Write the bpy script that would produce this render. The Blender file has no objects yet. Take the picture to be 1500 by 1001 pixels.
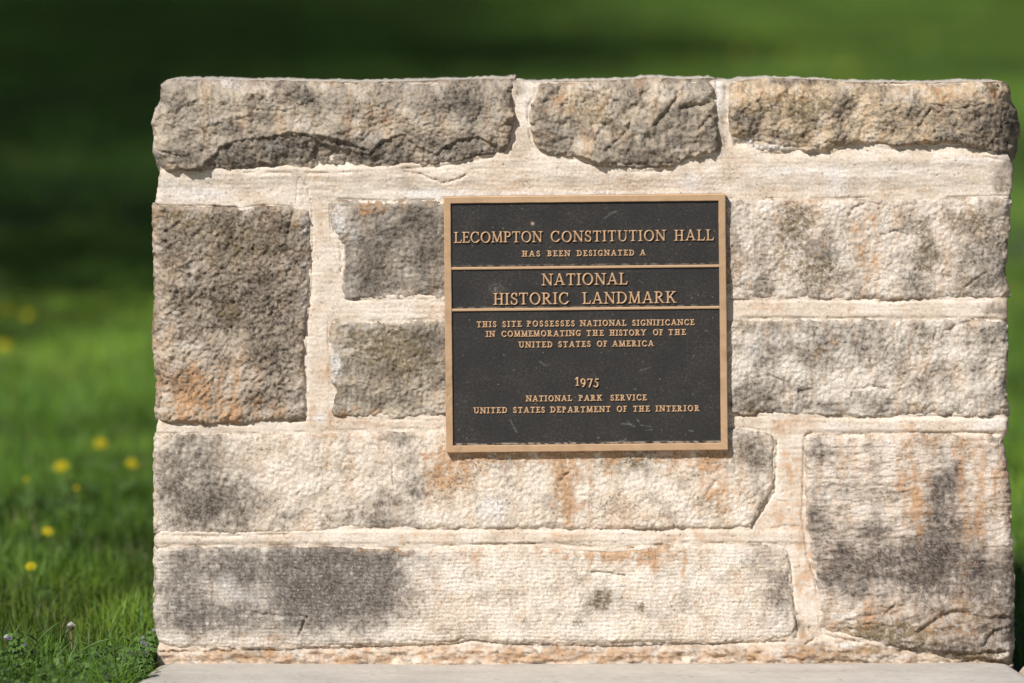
import bpy, math, random
import numpy as np
from mathutils import Vector

random.seed(7)
rng = np.random.default_rng(11)
S = bpy.context.scene
COL = S.collection

# ------------------------------------------------------------------ camera, light, exposure
PX = 900.0                      # photo pixels per metre on the wall face (y = 0)
LENS, SENS = 200.0, 36.0
D = LENS / SENS * 1500.0 / PX
CAMZ = 1.30
cam_d = bpy.data.cameras.new('camera')
cam = bpy.data.objects.new('camera', cam_d); COL.objects.link(cam)
cam.location = (0, -D, CAMZ); cam.rotation_euler = (math.radians(90), 0, 0)
cam_d.lens = LENS; cam_d.sensor_width = SENS
cam_d.shift_y = ((972 - 500.5) / PX - CAMZ) / (1500.0 / PX)
cam_d.clip_start = 0.1; cam_d.clip_end = 2000
cam_d.dof.use_dof = True
cam_d.dof.focus_distance = D - 0.015
cam_d.dof.aperture_fstop = 2.7
S.camera = cam

SUN_TRAVEL = Vector((0.62, 1.0, -1.0)).normalized()
to_sun = -SUN_TRAVEL
elev = math.asin(to_sun.z); azi = math.atan2(to_sun.x, to_sun.y)
w = bpy.data.worlds.new("World"); S.world = w; w.use_nodes = True
nt = w.node_tree; bg = nt.nodes['Background']
sky = nt.nodes.new('ShaderNodeTexSky'); sky.sky_type = 'NISHITA'; sky.sun_disc = False
sky.sun_elevation = elev; sky.sun_rotation = azi % (2 * math.pi)
nt.links.new(sky.outputs[0], bg.inputs[0]); bg.inputs[1].default_value = 0.062
sl = bpy.data.lights.new('sun', 'SUN'); sl.energy = 4.85; sl.angle = math.radians(0.55); sl.color = (1.0, 0.972, 0.94)
so = bpy.data.objects.new('sun', sl); COL.objects.link(so)
so.rotation_euler = SUN_TRAVEL.to_track_quat('-Z', 'Y').to_euler()
S.view_settings.view_transform = 'Standard'; S.view_settings.look = 'None'
S.view_settings.exposure = 0.22; S.view_settings.gamma = 1.0
try: S.view_settings.use_curve_mapping = False
except Exception: pass

# ------------------------------------------------------------------ helpers
def lin(c, k=1.0):
    c = np.asarray(c, float) / 255.0
    return np.where(c <= 0.04045, c / 12.92, ((c + 0.055) / 1.055) ** 2.4) * k

ALB = 0.74                      # display value of a sunlit patch -> albedo
def A(*c): return lin(c, ALB)

_T = np.random.default_rng(5).random((512, 512)).astype(np.float32)
_GA = np.random.default_rng(6).random((512, 512)).astype(np.float32) * 2 * np.pi
_GX, _GY = np.cos(_GA), np.sin(_GA)

def gn(x, y, s=0):
    x = x + s * 17.31; y = y + s * 9.77
    xi = np.floor(x).astype(int); yi = np.floor(y).astype(int)
    fx, fy = x - xi, y - yi
    u = fx**3*(fx*(fx*6-15)+10); v = fy**3*(fy*(fy*6-15)+10)
    def g(a, b):
        i, j = (xi+a+s*31) & 511, (yi+b+s*57) & 511
        return _GX[i, j]*(fx-a) + _GY[i, j]*(fy-b)
    return ((g(0,0)*(1-u)+g(1,0)*u)*(1-v) + (g(0,1)*(1-u)+g(1,1)*u)*v) * 1.5

def fbm(x, y, s=0, o=4, gain=0.5):
    r = 0; a = 1; t = 0
    for k in range(o):
        r = r + a*gn(x, y, s+k*3); t += a; a *= gain
        x = x*2.03; y = y*2.03
    return r / t * 1.5

def ridged(x, y, s=0, o=3):
    r = 0; a = 1; t = 0
    for k in range(o):
        r = r + a*(1-np.abs(gn(x, y, s+k*5))*2.2); t += a; a *= .5
        x = x*2.1; y = y*2.1
    return r / t

def worley(x, y, s=0):
    xi = np.floor(x).astype(int); yi = np.floor(y).astype(int)
    f1 = np.full(x.shape, 9.0); f2 = np.full(x.shape, 9.0); cid = np.zeros(x.shape)
    for a in (-1, 0, 1):
        for b in (-1, 0, 1):
            i, j = xi+a, yi+b
            cx = i + _T[(i+s*13) & 511, (j+s*7) & 511]; cy = j + _T[(j+s*29+101) & 511, (i+s*3+57) & 511]
            d = np.hypot(x-cx, y-cy)
            m = d < f1
            f2 = np.where(m, f1, np.minimum(f2, d)); cid = np.where(m, _T[(i+s+211) & 511, (j+77) & 511], cid)
            f1 = np.where(m, d, f1)
    return f1, f2, cid

def facets(x, y, s=0, tilt=.7):
    xi = np.floor(x).astype(int); yi = np.floor(y).astype(int)
    out = np.full(x.shape, -9.0)
    for a in (-1, 0, 1):
        for b in (-1, 0, 1):
            i, j = xi+a, yi+b
            cx = i + _T[(i+s*13) & 511, (j+s*7) & 511]; cy = j + _T[(j+s*29+101) & 511, (i+s*3+57) & 511]
            gx, gy = _GX[(i+s) & 511, (j+9) & 511]*tilt, _GY[(i+s) & 511, (j+9) & 511]*tilt
            h = _T[(i+s+5) & 511, (j+44) & 511]*.6 + gx*(x-cx) + gy*(y-cy) - .9*((x-cx)**2+(y-cy)**2)
            out = np.maximum(out, h)
    return out

def ss(a, b, x):
    t = np.clip((x-a)/(b-a), 0, 1); return t*t*(3-2*t)

def blob(X, Y, lst, warp=8, s=0):
    Xw = X + warp*fbm(X/28, Y/28, 70+s, 3); Yw = Y + warp*fbm(X/28, Y/28, 80+s, 3)
    f = np.zeros(X.shape)
    for (cx, cy, rx, ry, st) in lst:
        q = ((Xw-cx)/rx)**2 + ((Yw-cy)/ry)**2
        f = f + st*np.exp(-q**1.15)
    return f

def poly_dist(X, Y, pts):
    d = np.full(X.shape, 1e9)
    for (ax, ay), (bx, by) in zip(pts[:-1], pts[1:]):
        vx, vy = bx-ax, by-ay; L = vx*vx+vy*vy
        if L < 1e-9: continue
        t = np.clip(((X-ax)*vx+(Y-ay)*vy)/L, 0, 1)
        d = np.minimum(d, np.hypot(X-ax-t*vx, Y-ay-t*vy))
    return d

def link_mesh(name, V, F, parent=None, mat=None, smooth=True, col=None, attr=None):
    """V Nx3, F Mx3 or Mx4 array or list of such arrays"""
    Fs = F if isinstance(F, list) else [F]
    me = bpy.data.meshes.new(name)
    V = np.asarray(V, np.float32)
    me.vertices.add(len(V)); me.vertices.foreach_set('co', V.ravel())
    loops = np.concatenate([np.asarray(f, np.int32).ravel() for f in Fs])
    cnt = np.concatenate([np.full(len(f), f.shape[1], np.int32) for f in Fs])
    st = np.concatenate([[0], np.cumsum(cnt)[:-1]]).astype(np.int32)
    me.loops.add(len(loops)); me.loops.foreach_set('vertex_index', loops)
    me.polygons.add(len(cnt)); me.polygons.foreach_set('loop_start', st)
    try: me.polygons.foreach_set('loop_total', cnt)
    except Exception: pass
    me.polygons.foreach_set('use_smooth', np.full(len(cnt), smooth, bool))
    me.update(calc_edges=True)
    if col is not None:
        a = me.color_attributes.new('tint', 'FLOAT_COLOR', 'POINT')
        c = np.ones((len(V), 4), np.float32); c[:, :3] = col
        a.data.foreach_set('color', c.ravel())
    if mat: me.materials.append(mat)
    o = bpy.data.objects.new(name, me); COL.objects.link(o)
    if parent: o.parent = parent
    return o

def empty(name, loc, label=None, cat=None, group=None):
    o = bpy.data.objects.new(name, None); COL.objects.link(o); o.location = loc
    o.empty_display_size = .1
    if label: o['label'] = label
    if cat: o['category'] = cat
    if group: o['group'] = group
    return o

def tag(o, label, cat, group=None, kind=None):
    if label: o['label'] = label
    if cat: o['category'] = cat
    if group: o['group'] = group
    if kind: o['kind'] = kind
    return o

# ------------------------------------------------------------------ materials
def mat_base(name):
    m = bpy.data.materials.new(name); m.use_nodes = True
    n = m.node_tree.nodes; l = m.node_tree.links
    return m, n, l, n['Principled BSDF']

def stone_mat(name, bump=0.35, grain=0.28, rough=0.92, scale=520):
    m, n, l, p = mat_base(name)
    at = n.new('ShaderNodeAttribute'); at.attribute_name = 'tint'
    tc = n.new('ShaderNodeTexCoord')
    n1 = n.new('ShaderNodeTexNoise'); n1.inputs['Scale'].default_value = scale; n1.inputs['Detail'].default_value = 4
    n1.inputs['Roughness'].default_value = .65
    n2 = n.new('ShaderNodeTexNoise'); n2.inputs['Scale'].default_value = scale*.33; n2.inputs['Detail'].default_value = 6
    n2.inputs['Roughness'].default_value = .7
    l.new(tc.outputs['Object'], n1.inputs['Vector']); l.new(tc.outputs['Object'], n2.inputs['Vector'])
    mr = n.new('ShaderNodeMapRange'); mr.inputs[1].default_value = .3; mr.inputs[2].default_value = .7
    mr.inputs[3].default_value = 1-grain; mr.inputs[4].default_value = 1+grain
    l.new(n1.outputs['Fac'], mr.inputs[0])
    mx = n.new('ShaderNodeVectorMath'); mx.operation = 'SCALE'
    l.new(at.outputs['Color'], mx.inputs[0]); l.new(mr.outputs[0], mx.inputs['Scale'])
    l.new(mx.outputs[0], p.inputs['Base Color'])
    p.inputs['Roughness'].default_value = rough
    try: p.inputs['Specular IOR Level'].default_value = .25
    except Exception: pass
    ad = n.new('ShaderNodeMath'); ad.operation = 'ADD'
    l.new(n1.outputs['Fac'], ad.inputs[0]); l.new(n2.outputs['Fac'], ad.inputs[1])
    b = n.new('ShaderNodeBump'); b.inputs['Strength'].default_value = bump; b.inputs['Distance'].default_value = .0022
    l.new(ad.outputs[0], b.inputs['Height']); l.new(b.outputs[0], p.inputs['Normal'])
    return m

M_STONE = stone_mat('limestone', .55, .30)
M_MORTAR = stone_mat('lime_mortar', .35, .12)

def bronze_mat(name, rough, metal, bump=.12, sc=700, grain=.08):
    m, n, l, p = mat_base(name)
    at = n.new('ShaderNodeAttribute'); at.attribute_name = 'tint'
    tc = n.new('ShaderNodeTexCoord')
    n1 = n.new('ShaderNodeTexNoise'); n1.inputs['Scale'].default_value = sc; n1.inputs['Detail'].default_value = 5
    l.new(tc.outputs['Object'], n1.inputs['Vector'])
    mr = n.new('ShaderNodeMapRange'); mr.inputs[1].default_value = .3; mr.inputs[2].default_value = .7
    mr.inputs[3].default_value = 1-grain; mr.inputs[4].default_value = 1+grain
    l.new(n1.outputs['Fac'], mr.inputs[0])
    mx = n.new('ShaderNodeVectorMath'); mx.operation = 'SCALE'
    l.new(at.outputs['Color'], mx.inputs[0]); l.new(mr.outputs[0], mx.inputs['Scale'])
    l.new(mx.outputs[0], p.inputs['Base Color'])
    p.inputs['Roughness'].default_value = rough; p.inputs['Metallic'].default_value = metal
    b = n.new('ShaderNodeBump'); b.inputs['Strength'].default_value = bump; b.inputs['Distance'].default_value = .001
    l.new(n1.outputs['Fac'], b.inputs['Height']); l.new(b.outputs[0], p.inputs['Normal'])
    return m

def leaf_mat(name, trans=.35, rough=.55):
    m, n, l, p = mat_base(name)
    at = n.new('ShaderNodeAttribute'); at.attribute_name = 'tint'
    l.new(at.outputs['Color'], p.inputs['Base Color']); p.inputs['Roughness'].default_value = rough
    try: p.inputs['Specular IOR Level'].default_value = .3
    except Exception: pass
    tr = n.new('ShaderNodeBsdfTranslucent'); l.new(at.outputs['Color'], tr.inputs['Color'])
    mx = n.new('ShaderNodeMixShader'); mx.inputs[0].default_value = trans
    l.new(p.outputs[0], mx.inputs[1]); l.new(tr.outputs[0], mx.inputs[2])
    l.new(mx.outputs[0], n['Material Output'].inputs['Surface'])
    return m
M_GRASS = leaf_mat('grass_blades', .4, .5)
M_LEAF = leaf_mat('leaves', .25, .6)
M_PETAL = leaf_mat('petals', .3, .7)

def noise_mat(name, c1, c2, scale, rough=.9, bump=.4, dist=.01):
    m, n, l, p = mat_base(name)
    tc = n.new('ShaderNodeTexCoord')
    n1 = n.new('ShaderNodeTexNoise'); n1.inputs['Scale'].default_value = scale; n1.inputs['Detail'].default_value = 8
    l.new(tc.outputs['Object'], n1.inputs['Vector'])
    r = n.new('ShaderNodeValToRGB'); r.color_ramp.elements[0].position = .35; r.color_ramp.elements[1].position = .65
    r.color_ramp.elements[0].color = (*c1, 1); r.color_ramp.elements[1].color = (*c2, 1)
    l.new(n1.outputs['Fac'], r.inputs[0]); l.new(r.outputs[0], p.inputs['Base Color'])
    p.inputs['Roughness'].default_value = rough
    b = n.new('ShaderNodeBump'); b.inputs['Strength'].default_value = bump; b.inputs['Distance'].default_value = dist
    l.new(n1.outputs['Fac'], b.inputs['Height']); l.new(b.outputs[0], p.inputs['Normal'])
    return m
M_SOIL = noise_mat('soil_and_thatch', (.018, .026, .009), (.03, .05, .012), 3.0)
M_BARK = noise_mat('bark', (.05, .04, .03), (.13, .10, .075), 14.0, bump=.9, dist=.03)

# ------------------------------------------------------------------ ground
def make_ground():
    xs = np.concatenate([[-400, -120, -40], np.linspace(-12, 12, 49), [40, 120, 400]])
    ys = np.concatenate([[-60, -20], np.linspace(-10, 60, 141), [90, 160, 300, 600]])
    X, Y = np.meshgrid(xs, ys)
    Z = -.022 + .03*fbm(X/3.1, Y/3.1, 2, 3)*ss(.8, 3.0, np.hypot(np.maximum(np.abs(X)-.9, 0), np.maximum(np.abs(Y)-.6, 0)))
    V = np.stack([X, Y, Z], -1).reshape(-1, 3)
    nx, ny = len(xs), len(ys)
    i = (np.arange(ny-1)[:, None]*nx + np.arange(nx-1)[None]).ravel()
    F = np.stack([i, i+1, i+1+nx, i+nx], -1)
    o = link_mesh('ground', V, F, None, M_SOIL); o['kind'] = 'structure'
make_ground()

# ------------------------------------------------------------------ masonry blocks
def resample(pts, n):
    p = np.asarray(pts, float); d = np.r_[0, np.cumsum(np.hypot(*(p[1:]-p[:-1]).T))]
    t = np.linspace(0, d[-1], n)
    return np.stack([np.interp(t, d, p[:, 0]), np.interp(t, d, p[:, 1])], -1)

STONES = []
TOPD = 5.0
def inside_dist(X, Y, pts):
    ins = np.zeros(X.shape, bool); p = list(pts)+[pts[0]]
    for (ax, ay), (bx, by) in zip(p[:-1], p[1:]):
        if ay == by: continue
        ins ^= ((ay > Y) != (by > Y)) & (X < (bx-ax)*(Y-ay)/(by-ay)+ax)
    return np.where(ins, poly_dist(X, Y, p), 0)

def block(name, top, right, bottom, left, hf, cf, parent, mat, sil='', depth=.36, res=1.5, edge=4.0, ragged=2.0,
          drop=16.0, rs=11.0, seed=0, low=2.2):
    """top/bottom run left to right, left/right run top to bottom (photo px on the wall plane)."""
    T_, R_, B_, L_ = (list(map(tuple, s)) for s in (top, right, bottom, left))
    STONES.append(T_+R_+B_[::-1]+L_[::-1]) if name == 'stone' else None
    if 'T' in sil and name == 'stone': T_ = [(x, y+TOPD) for x, y in T_]
    L_ = [T_[0]] + L_ + [B_[0]]; R_ = [T_[-1]] + R_ + [B_[-1]]
    wpx = max(p[0] for p in T_+B_) - min(p[0] for p in T_+B_); hpx = max(p[1] for p in L_+R_) - min(p[1] for p in L_+R_)
    nu, nv = int(wpx/res)+2, int(hpx/res)+2
    T, B, L, R = resample(T_, nu), resample(B_, nu), resample(L_, nv), resample(R_, nv)
    u = np.linspace(0, 1, nu)[None, :, None]; v = np.linspace(0, 1, nv)[:, None, None]
    P = (1-v)*T[None]+v*B[None]+(1-u)*L[:, None]+u*R[:, None] - ((1-u)*(1-v)*T[0]+u*(1-v)*T[-1]+(1-u)*v*B[0]+u*v*B[-1])
    X, Y = P[..., 0], P[..., 1]
    # ragged outline
    X = X + ragged*(fbm(X/11, Y/11, 40+seed, 3)) ; Y = Y + ragged*(fbm(X/11, Y/11, 50+seed, 3))
    sides = {'T': T_, 'R': R_, 'B': B_, 'L': L_}
    dm = np.full(X.shape, 1e3); ds = np.full(X.shape, 1e3)
    for k, pts in sides.items():
        d = poly_dist(X, Y, pts)
        if k in sil: ds = np.minimum(ds, d)
        else: dm = np.minimum(dm, d)
    h = hf(X, Y)
    em = edge*(1+.9*fbm(X/16, Y/16, 60+seed, 3)+.5*fbm(X/50, Y/50, 63+seed, 2))
    h = h - (np.maximum(h, 0)+low)*np.exp(-(dm/np.maximum(em, 1.0))**1.3)
    h = h - drop*np.exp(-(ds/rs))*(1+.5*fbm(X/20, Y/20, 66+seed, 2)) * ss(rs*3.5, 0, ds)
    cvar = cf(X, Y, np.minimum(dm, ds))
    # plaque seat: keep the masonry behind the plaque below its back
    inpl = ss(0, 6, np.minimum.reduce([X-648, 1068-X, Y-282, 664-Y]))
    h = np.minimum(h, h*(1-inpl) + np.minimum(h, 4)*inpl)
    V = np.stack([(X-750)/PX, -h/PX, (972-Y)/PX], -1).reshape(-1, 3)
    C = cvar.reshape(-1, 3)
    i = (np.arange(nv-1)[:, None]*nu + np.arange(nu-1)[None]).ravel()
    Fq = np.stack([i, i+nu, i+1+nu, i+1], -1)
    # boundary loop
    idx = np.arange(nu*nv).reshape(nv, nu)
    loop = np.concatenate([idx[0, :-1], idx[:-1, -1], idx[-1, :0:-1], idx[:0:-1, 0]])
    bx, by, bh = X.ravel()[loop], Y.ravel()[loop], h.ravel()[loop]
    tx, ty = np.roll(bx, -2)-np.roll(bx, 2), np.roll(by, -2)-np.roll(by, 2)
    ln = np.hypot(tx, ty)+1e-9; nx_, ny_ = ty/ln, -tx/ln         # outward in (x right, y down)
    for _ in range(6):
        nx_ = (np.roll(nx_, 1)+nx_+np.roll(nx_, -1))/3; ny_ = (np.roll(ny_, 1)+ny_+np.roll(ny_, -1))/3
    dl = np.r_[np.cumsum(1.6*1.16**np.arange(24))]; dl = dl[dl < depth*PX*.93]; dl = np.r_[dl, depth*PX]
    arc = np.cumsum(ln)*.5
    Vs, Cs = [V], [C]; base = len(V); prev = loop; Fs = [Fq]; n = len(loop)
    for k, dd in enumerate(dl):
        am = (1.6*fbm((bx+nx_*dd)/22, (by+ny_*dd)/22, 90+seed, 4) + 3.2*fbm((bx+nx_*dd)/80, (by+ny_*dd)/80, 95+seed, 2)) * min(1, dd/14) if sil else 0*bx
        if dd > depth*PX*.97: am = am-4
        xx, yy = bx+nx_*am, by+ny_*am + np.maximum(-ny_, 0)*5.*(dd/(depth*PX))*('T' in sil)
        t = min(1, dd/40.)
        ydep = (-bh*(1-t) - 0*t)/PX*1.0 + dd/PX - 0
        ydep = np.maximum(ydep, -bh/PX + .0005*(k+1))
        Vs.append(np.stack([(xx-750)/PX, ydep, (972-yy)/PX], -1))
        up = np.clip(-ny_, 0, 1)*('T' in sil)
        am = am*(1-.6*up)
        xx, yy = bx+nx_*am, by+ny_*am + up*(8.5*(dd/(depth*PX)) + 1.6*fbm(bx/28, dd/40+0*bx, 98+seed, 3)*min(1, dd/20))
        Vs[-1] = np.stack([(xx-750)/PX, ydep, (972-yy)/PX], -1)
        cc_ = cf(bx+nx_*dd, by+ny_*dd, np.full(bx.shape, 12.))
        Cs.append(mix(cc_, .8*up, A(236, 224, 206)*(.9+.25*gn(bx/7, dd/9+by*0, 3))[:, None]))  # upward faces painted paler to stand in for the sunlit top rim
        cur = base + np.arange(n); base += n
        a, b = prev, np.roll(prev, -1); c, d = np.roll(cur, -1), cur
        Fs.append(np.stack([a, b, c, d], -1)); prev = cur
    ctr = Vs[-1].mean(0); ctr[1] = depth + .004; Vs.append(ctr[None]); Cs.append(Cs[-1].mean(0)[None])
    ci = base
    Fs.append(np.stack([prev, np.roll(prev, -1), np.full(n, ci)], -1))
    return link_mesh(name, np.concatenate(Vs), Fs, parent, mat, True, np.concatenate(Cs))

def mix(c, m, col):
    m = np.clip(m, 0, 1)[..., None]; return c*(1-m) + col*m

def paint(base, base2, dark=(), orange=(), white=(), olive=(), gen=0.25, seed=0, mott=.5, warm=None, deep=(70, 61, 53), gray=(124, 115, 104), stretch=1.0, wash=1.0):
    b1, b2 = A(*base), A(*base2)
    G, DP, OR, WH, OL = A(*gray), A(*deep)*.9, A(190, 146, 104), A(240, 234, 228), A(118, 102, 70)
    def f(X, Y, d):
        n1 = fbm(X/42, Y/42/stretch, seed+1, 4); n2 = fbm(X/9, Y/9/stretch, seed+2, 4); n3 = fbm(X/3.2, Y/3.2, seed+3, 3)
        n4 = fbm(X/120, Y/90, seed+4, 3)
        c = mix(b1[None, None] if X.ndim == 2 else b1[None], ss(-.5, .6, n1+.4*n2), b2)
        c = mix(c, .35*ss(.1, .8, n4+.5*n2), A(216, 182, 146))
        v1 = fbm(X/16+3, Y/70, seed+41, 3); v2 = fbm(X/34, Y/26, seed+42, 3); n3b = fbm(X/2.6, Y/2.6, seed+43, 2)
        c = mix(c, .34*wash*ss(.05, .65, v1+.35*n2), A(208, 164, 122))
        c = mix(c, .50*wash*ss(.08, .6, v2+.45*n2+.2*n3), A(150, 141, 130))
        c = mix(c, .30*wash*ss(.1, .6, -v2+.4*n2-.2*v1), A(243, 236, 228))
        pit = ss(.32, .58, n3b*.7+n3*.55+.25*n2)
        c = mix(c, pit*(.28+.35*ss(-.1, .5, v2))*wash, A(120, 102, 82))
        # soft general weathering
        c = mix(c, gen*ss(-.05, .6, n1*.7+n2*.5+n4*.5), G)
        br = blob(X, Y, dark, 12, seed) if len(dark) else np.zeros(X.shape)
        nf = fbm(X/2.4, Y/2.4, seed+31, 2); nd = fbm(X/6, Y/14, seed+32, 3)
        bm = np.maximum(br*(1+.5*n1+.4*nd+.55*n2+.3*n3), 0)
        m = .90*(1-np.exp(-1.75*bm**1.3))
        c = mix(c, m, G*(1+.16*n2+.16*n3)[..., None])
        gr = ss(.0, .45, n2*.55+n3*.75+.55*nf+(bm-.85)*.4)*ss(.10, .7, bm)
        c = mix(c, gr*(.75+.5*ss(-.3, .5, n1+nd))*.78*mott*1.35, DP)
        c = mix(c, .30*ss(.2, .55, nf*.8+n3*.5)*ss(.1, .5, bm), b1*.85)
        if len(olive):
            bo = blob(X, Y, olive, 7, seed+9); c = mix(c, .75*ss(.3, 1.0, bo*(1+1.0*n2+1.1*n3)), OL)
        if len(orange):
            bo = blob(X, Y, orange, 12, seed+5); c = mix(c, .72*ss(.05, 1.25, bo*(1+.6*n1+1.0*v1+.8*n2+.6*n3)), OR*(1+.2*n2[..., None]))
        if len(white):
            bo = blob(X, Y, white, 5, seed+7); c = mix(c, .7*ss(.15, 1.1, bo*(1+.6*n1+.5*n2+.4*n3)), WH)
        # pits and specks
        f1, f2, ci = worley(X/6.5, Y/6.5, seed+8)
        sp = ss(.30, .14, f1)*(ci > .74)*ss(-.2, .5, n1+.3*n4+ br*.6)
        c = mix(c, sp*.55*mott*2, DP*1.1)
        c = c*(1+.16*n3+.12*n2+.14*nf)[..., None]
        ed = ss(4.5, .8, d)*ss(-.15, .35, fbm(X/26, Y/26, seed+51, 3)+.3*n2)
        c = mix(c, .55*ed, A(128, 100, 74))
        # crisp lichen pinpricks, gathered in loose colonies
        f1, f2, ci = worley(X/3.4+.5*n2, Y/3.4, seed+52)
        c = mix(c, .7*wash*ss(.34, .2, f1)*(ci > .62)*ss(.05, .5, n1*.7+n4*.6+.4*nd), A(84, 74, 62))
        return np.clip(c, .01, .9)
    return f

def cracks(X, Y, lst, seed=0):
    h = np.zeros(X.shape)
    Xw = X+1.8*fbm(X/9, Y/9, 201+seed, 3); Yw = Y+1.8*fbm(X/9, Y/9, 211+seed, 3)
    for pts, wd, dp in lst:
        d = poly_dist(Xw, Yw, pts); h = h - dp*np.exp(-(d/wd)**2)
    return h

def rough_h(H, big=7, mid=3.2, fine=1.3, seed=0, fc=5., fs=48., aniso=(1, 1), peck=0, pk=6.0, tool=0, extra=None):
    def f(X, Y):
        x, y = X*aniso[0], Y*aniso[1]
        Hh = H-6.5 if H > 15 else H-5.0
        h = Hh + big*fbm(x/85, y/70, seed+1, 2) + mid*fbm(x/20, y/20, seed+2, 4)
        if fc: h = h + fc*(facets((x+8*fbm(x/40, y/40, seed+8, 2))/fs, (y+8*fbm(x/40, y/40, seed+9, 2))/fs*1.25, seed+3) - .2) + fc*.35*(facets(x/fs*2.6, y/fs*2.6, seed+6)-.2)
        h = h + fine*1.45*fbm(x/5.5, y/5.5, seed+4, 3)
        if peck:
            f1, f2, _ = worley((X+2*gn(X/9, Y/9, seed))/pk, Y/pk, seed+5)
            h = h + peck*(.75-f1)*2.1*(.7+.6*fbm(X/35, Y/35, seed+13, 2))
        if tool:
            h = h + tool*np.sin((Y+2.5*fbm(X/40, Y/40, seed+11, 2))*2*np.pi/5.6)*(.55+.45*np.sin((X+2*fbm(X/20, Y/20, seed+12, 2))*2*np.pi/5.0+np.floor(Y/5.6)*2.1))
        if extra: h = h + extra(X, Y)
        return h
    return f

wall = empty('stone_wall', (0, .2, 0), 'low weathered limestone wall with cream mortar joints behind the pavement, carrying the dark plaque', 'wall')
wall_children = []
def stone(lbl, *a, **k):
    o = block('stone', *a, parent=wall, mat=M_STONE, **k)
    o.location = (0, -.2, 0)
    if lbl: o['label'] = lbl
    return o

# ---- coping course
def step_below(X, Y, pts, st, sl, soft=3.0):
    """below the given ledge line the stone is broken away and leans back"""
    p = np.asarray(pts, float)
    yc = np.interp(X + 3*fbm(X/15, Y/15, 301, 3), p[:, 0], p[:, 1]) + 2.5*fbm(X/9, X*0, 305, 3)
    inside = ss(p[0, 0], p[0, 0]+14, X)*ss(p[-1, 0], p[-1, 0]-14, X)
    d = Y-yc
    return -(st*ss(0, soft, d) + sl*np.maximum(d, 0)) * inside

def exA(X, Y):
    h = step_below(X, Y, [(262, 250), (300, 242), (322, 214), (348, 204), (395, 198), (430, 191), (458, 197), (476, 212), (540, 225), (560, 204), (590, 194), (612, 212), (640, 224), (665, 204), (700, 198), (735, 214), (748, 226)], 5, .20)
    h += step_below(X, Y, [(372, 243), (388, 236), (402, 240), (425, 246), (445, 248), (470, 247)], 4, .15)
    h += step_below(X, Y, [(455, 194), (480, 199), (505, 205), (530, 214), (545, 219)], 8, .12)
    h += cracks(X, Y, [([(297, 188), (312, 205), (322, 222)], 1.6, 4), ([(365, 160), (420, 163), (450, 152), (490, 130), (530, 121)], 1.6, 2.5), ([(230, 220), (262, 228)], 2, 4)])
    h += -.0035*np.maximum(150-Y, 0)**2
    return h
paintA = paint((196, 181, 160), (168, 155, 138), dark=[(260, 135, 26, 22, .5), (275, 175, 30, 35, .35), (300, 235, 55, 22, .75), (395, 222, 60, 26, 1.05), (470, 222, 55, 26, 1.0), (560, 220, 60, 25, .8), (690, 225, 60, 22, .7), (700, 150, 50, 40, .65), (640, 140, 60, 30, .45), (470, 150, 70, 22, .3), (430, 140, 30, 10, .5)],
      orange=[(560, 180, 50, 30, .35), (420, 120, 120, 12, .25)], olive=[(300, 150, 50, 25, .5), (440, 165, 60, 25, .45), (540, 150, 30, 25, .5), (240, 232, 14, 14, .6), (600, 185, 30, 20, .5)], white=[(405, 215, 22, 12, .5), (290, 120, 80, 8, .4)], gen=.65, seed=3, mott=.72)
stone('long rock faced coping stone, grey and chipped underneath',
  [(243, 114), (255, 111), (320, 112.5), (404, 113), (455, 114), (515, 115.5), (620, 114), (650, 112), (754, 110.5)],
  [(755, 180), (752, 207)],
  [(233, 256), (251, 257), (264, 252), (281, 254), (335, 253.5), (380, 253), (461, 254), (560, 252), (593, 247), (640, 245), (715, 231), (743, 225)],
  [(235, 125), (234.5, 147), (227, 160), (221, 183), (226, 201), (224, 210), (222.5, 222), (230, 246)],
  hf=rough_h(24, 5, 3.6, 1.5, 10, 8, 46, extra=exA), cf=paintA, sil='TL', edge=4.5, drop=20, rs=11, seed=1, low=4, ragged=1.2)

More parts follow.
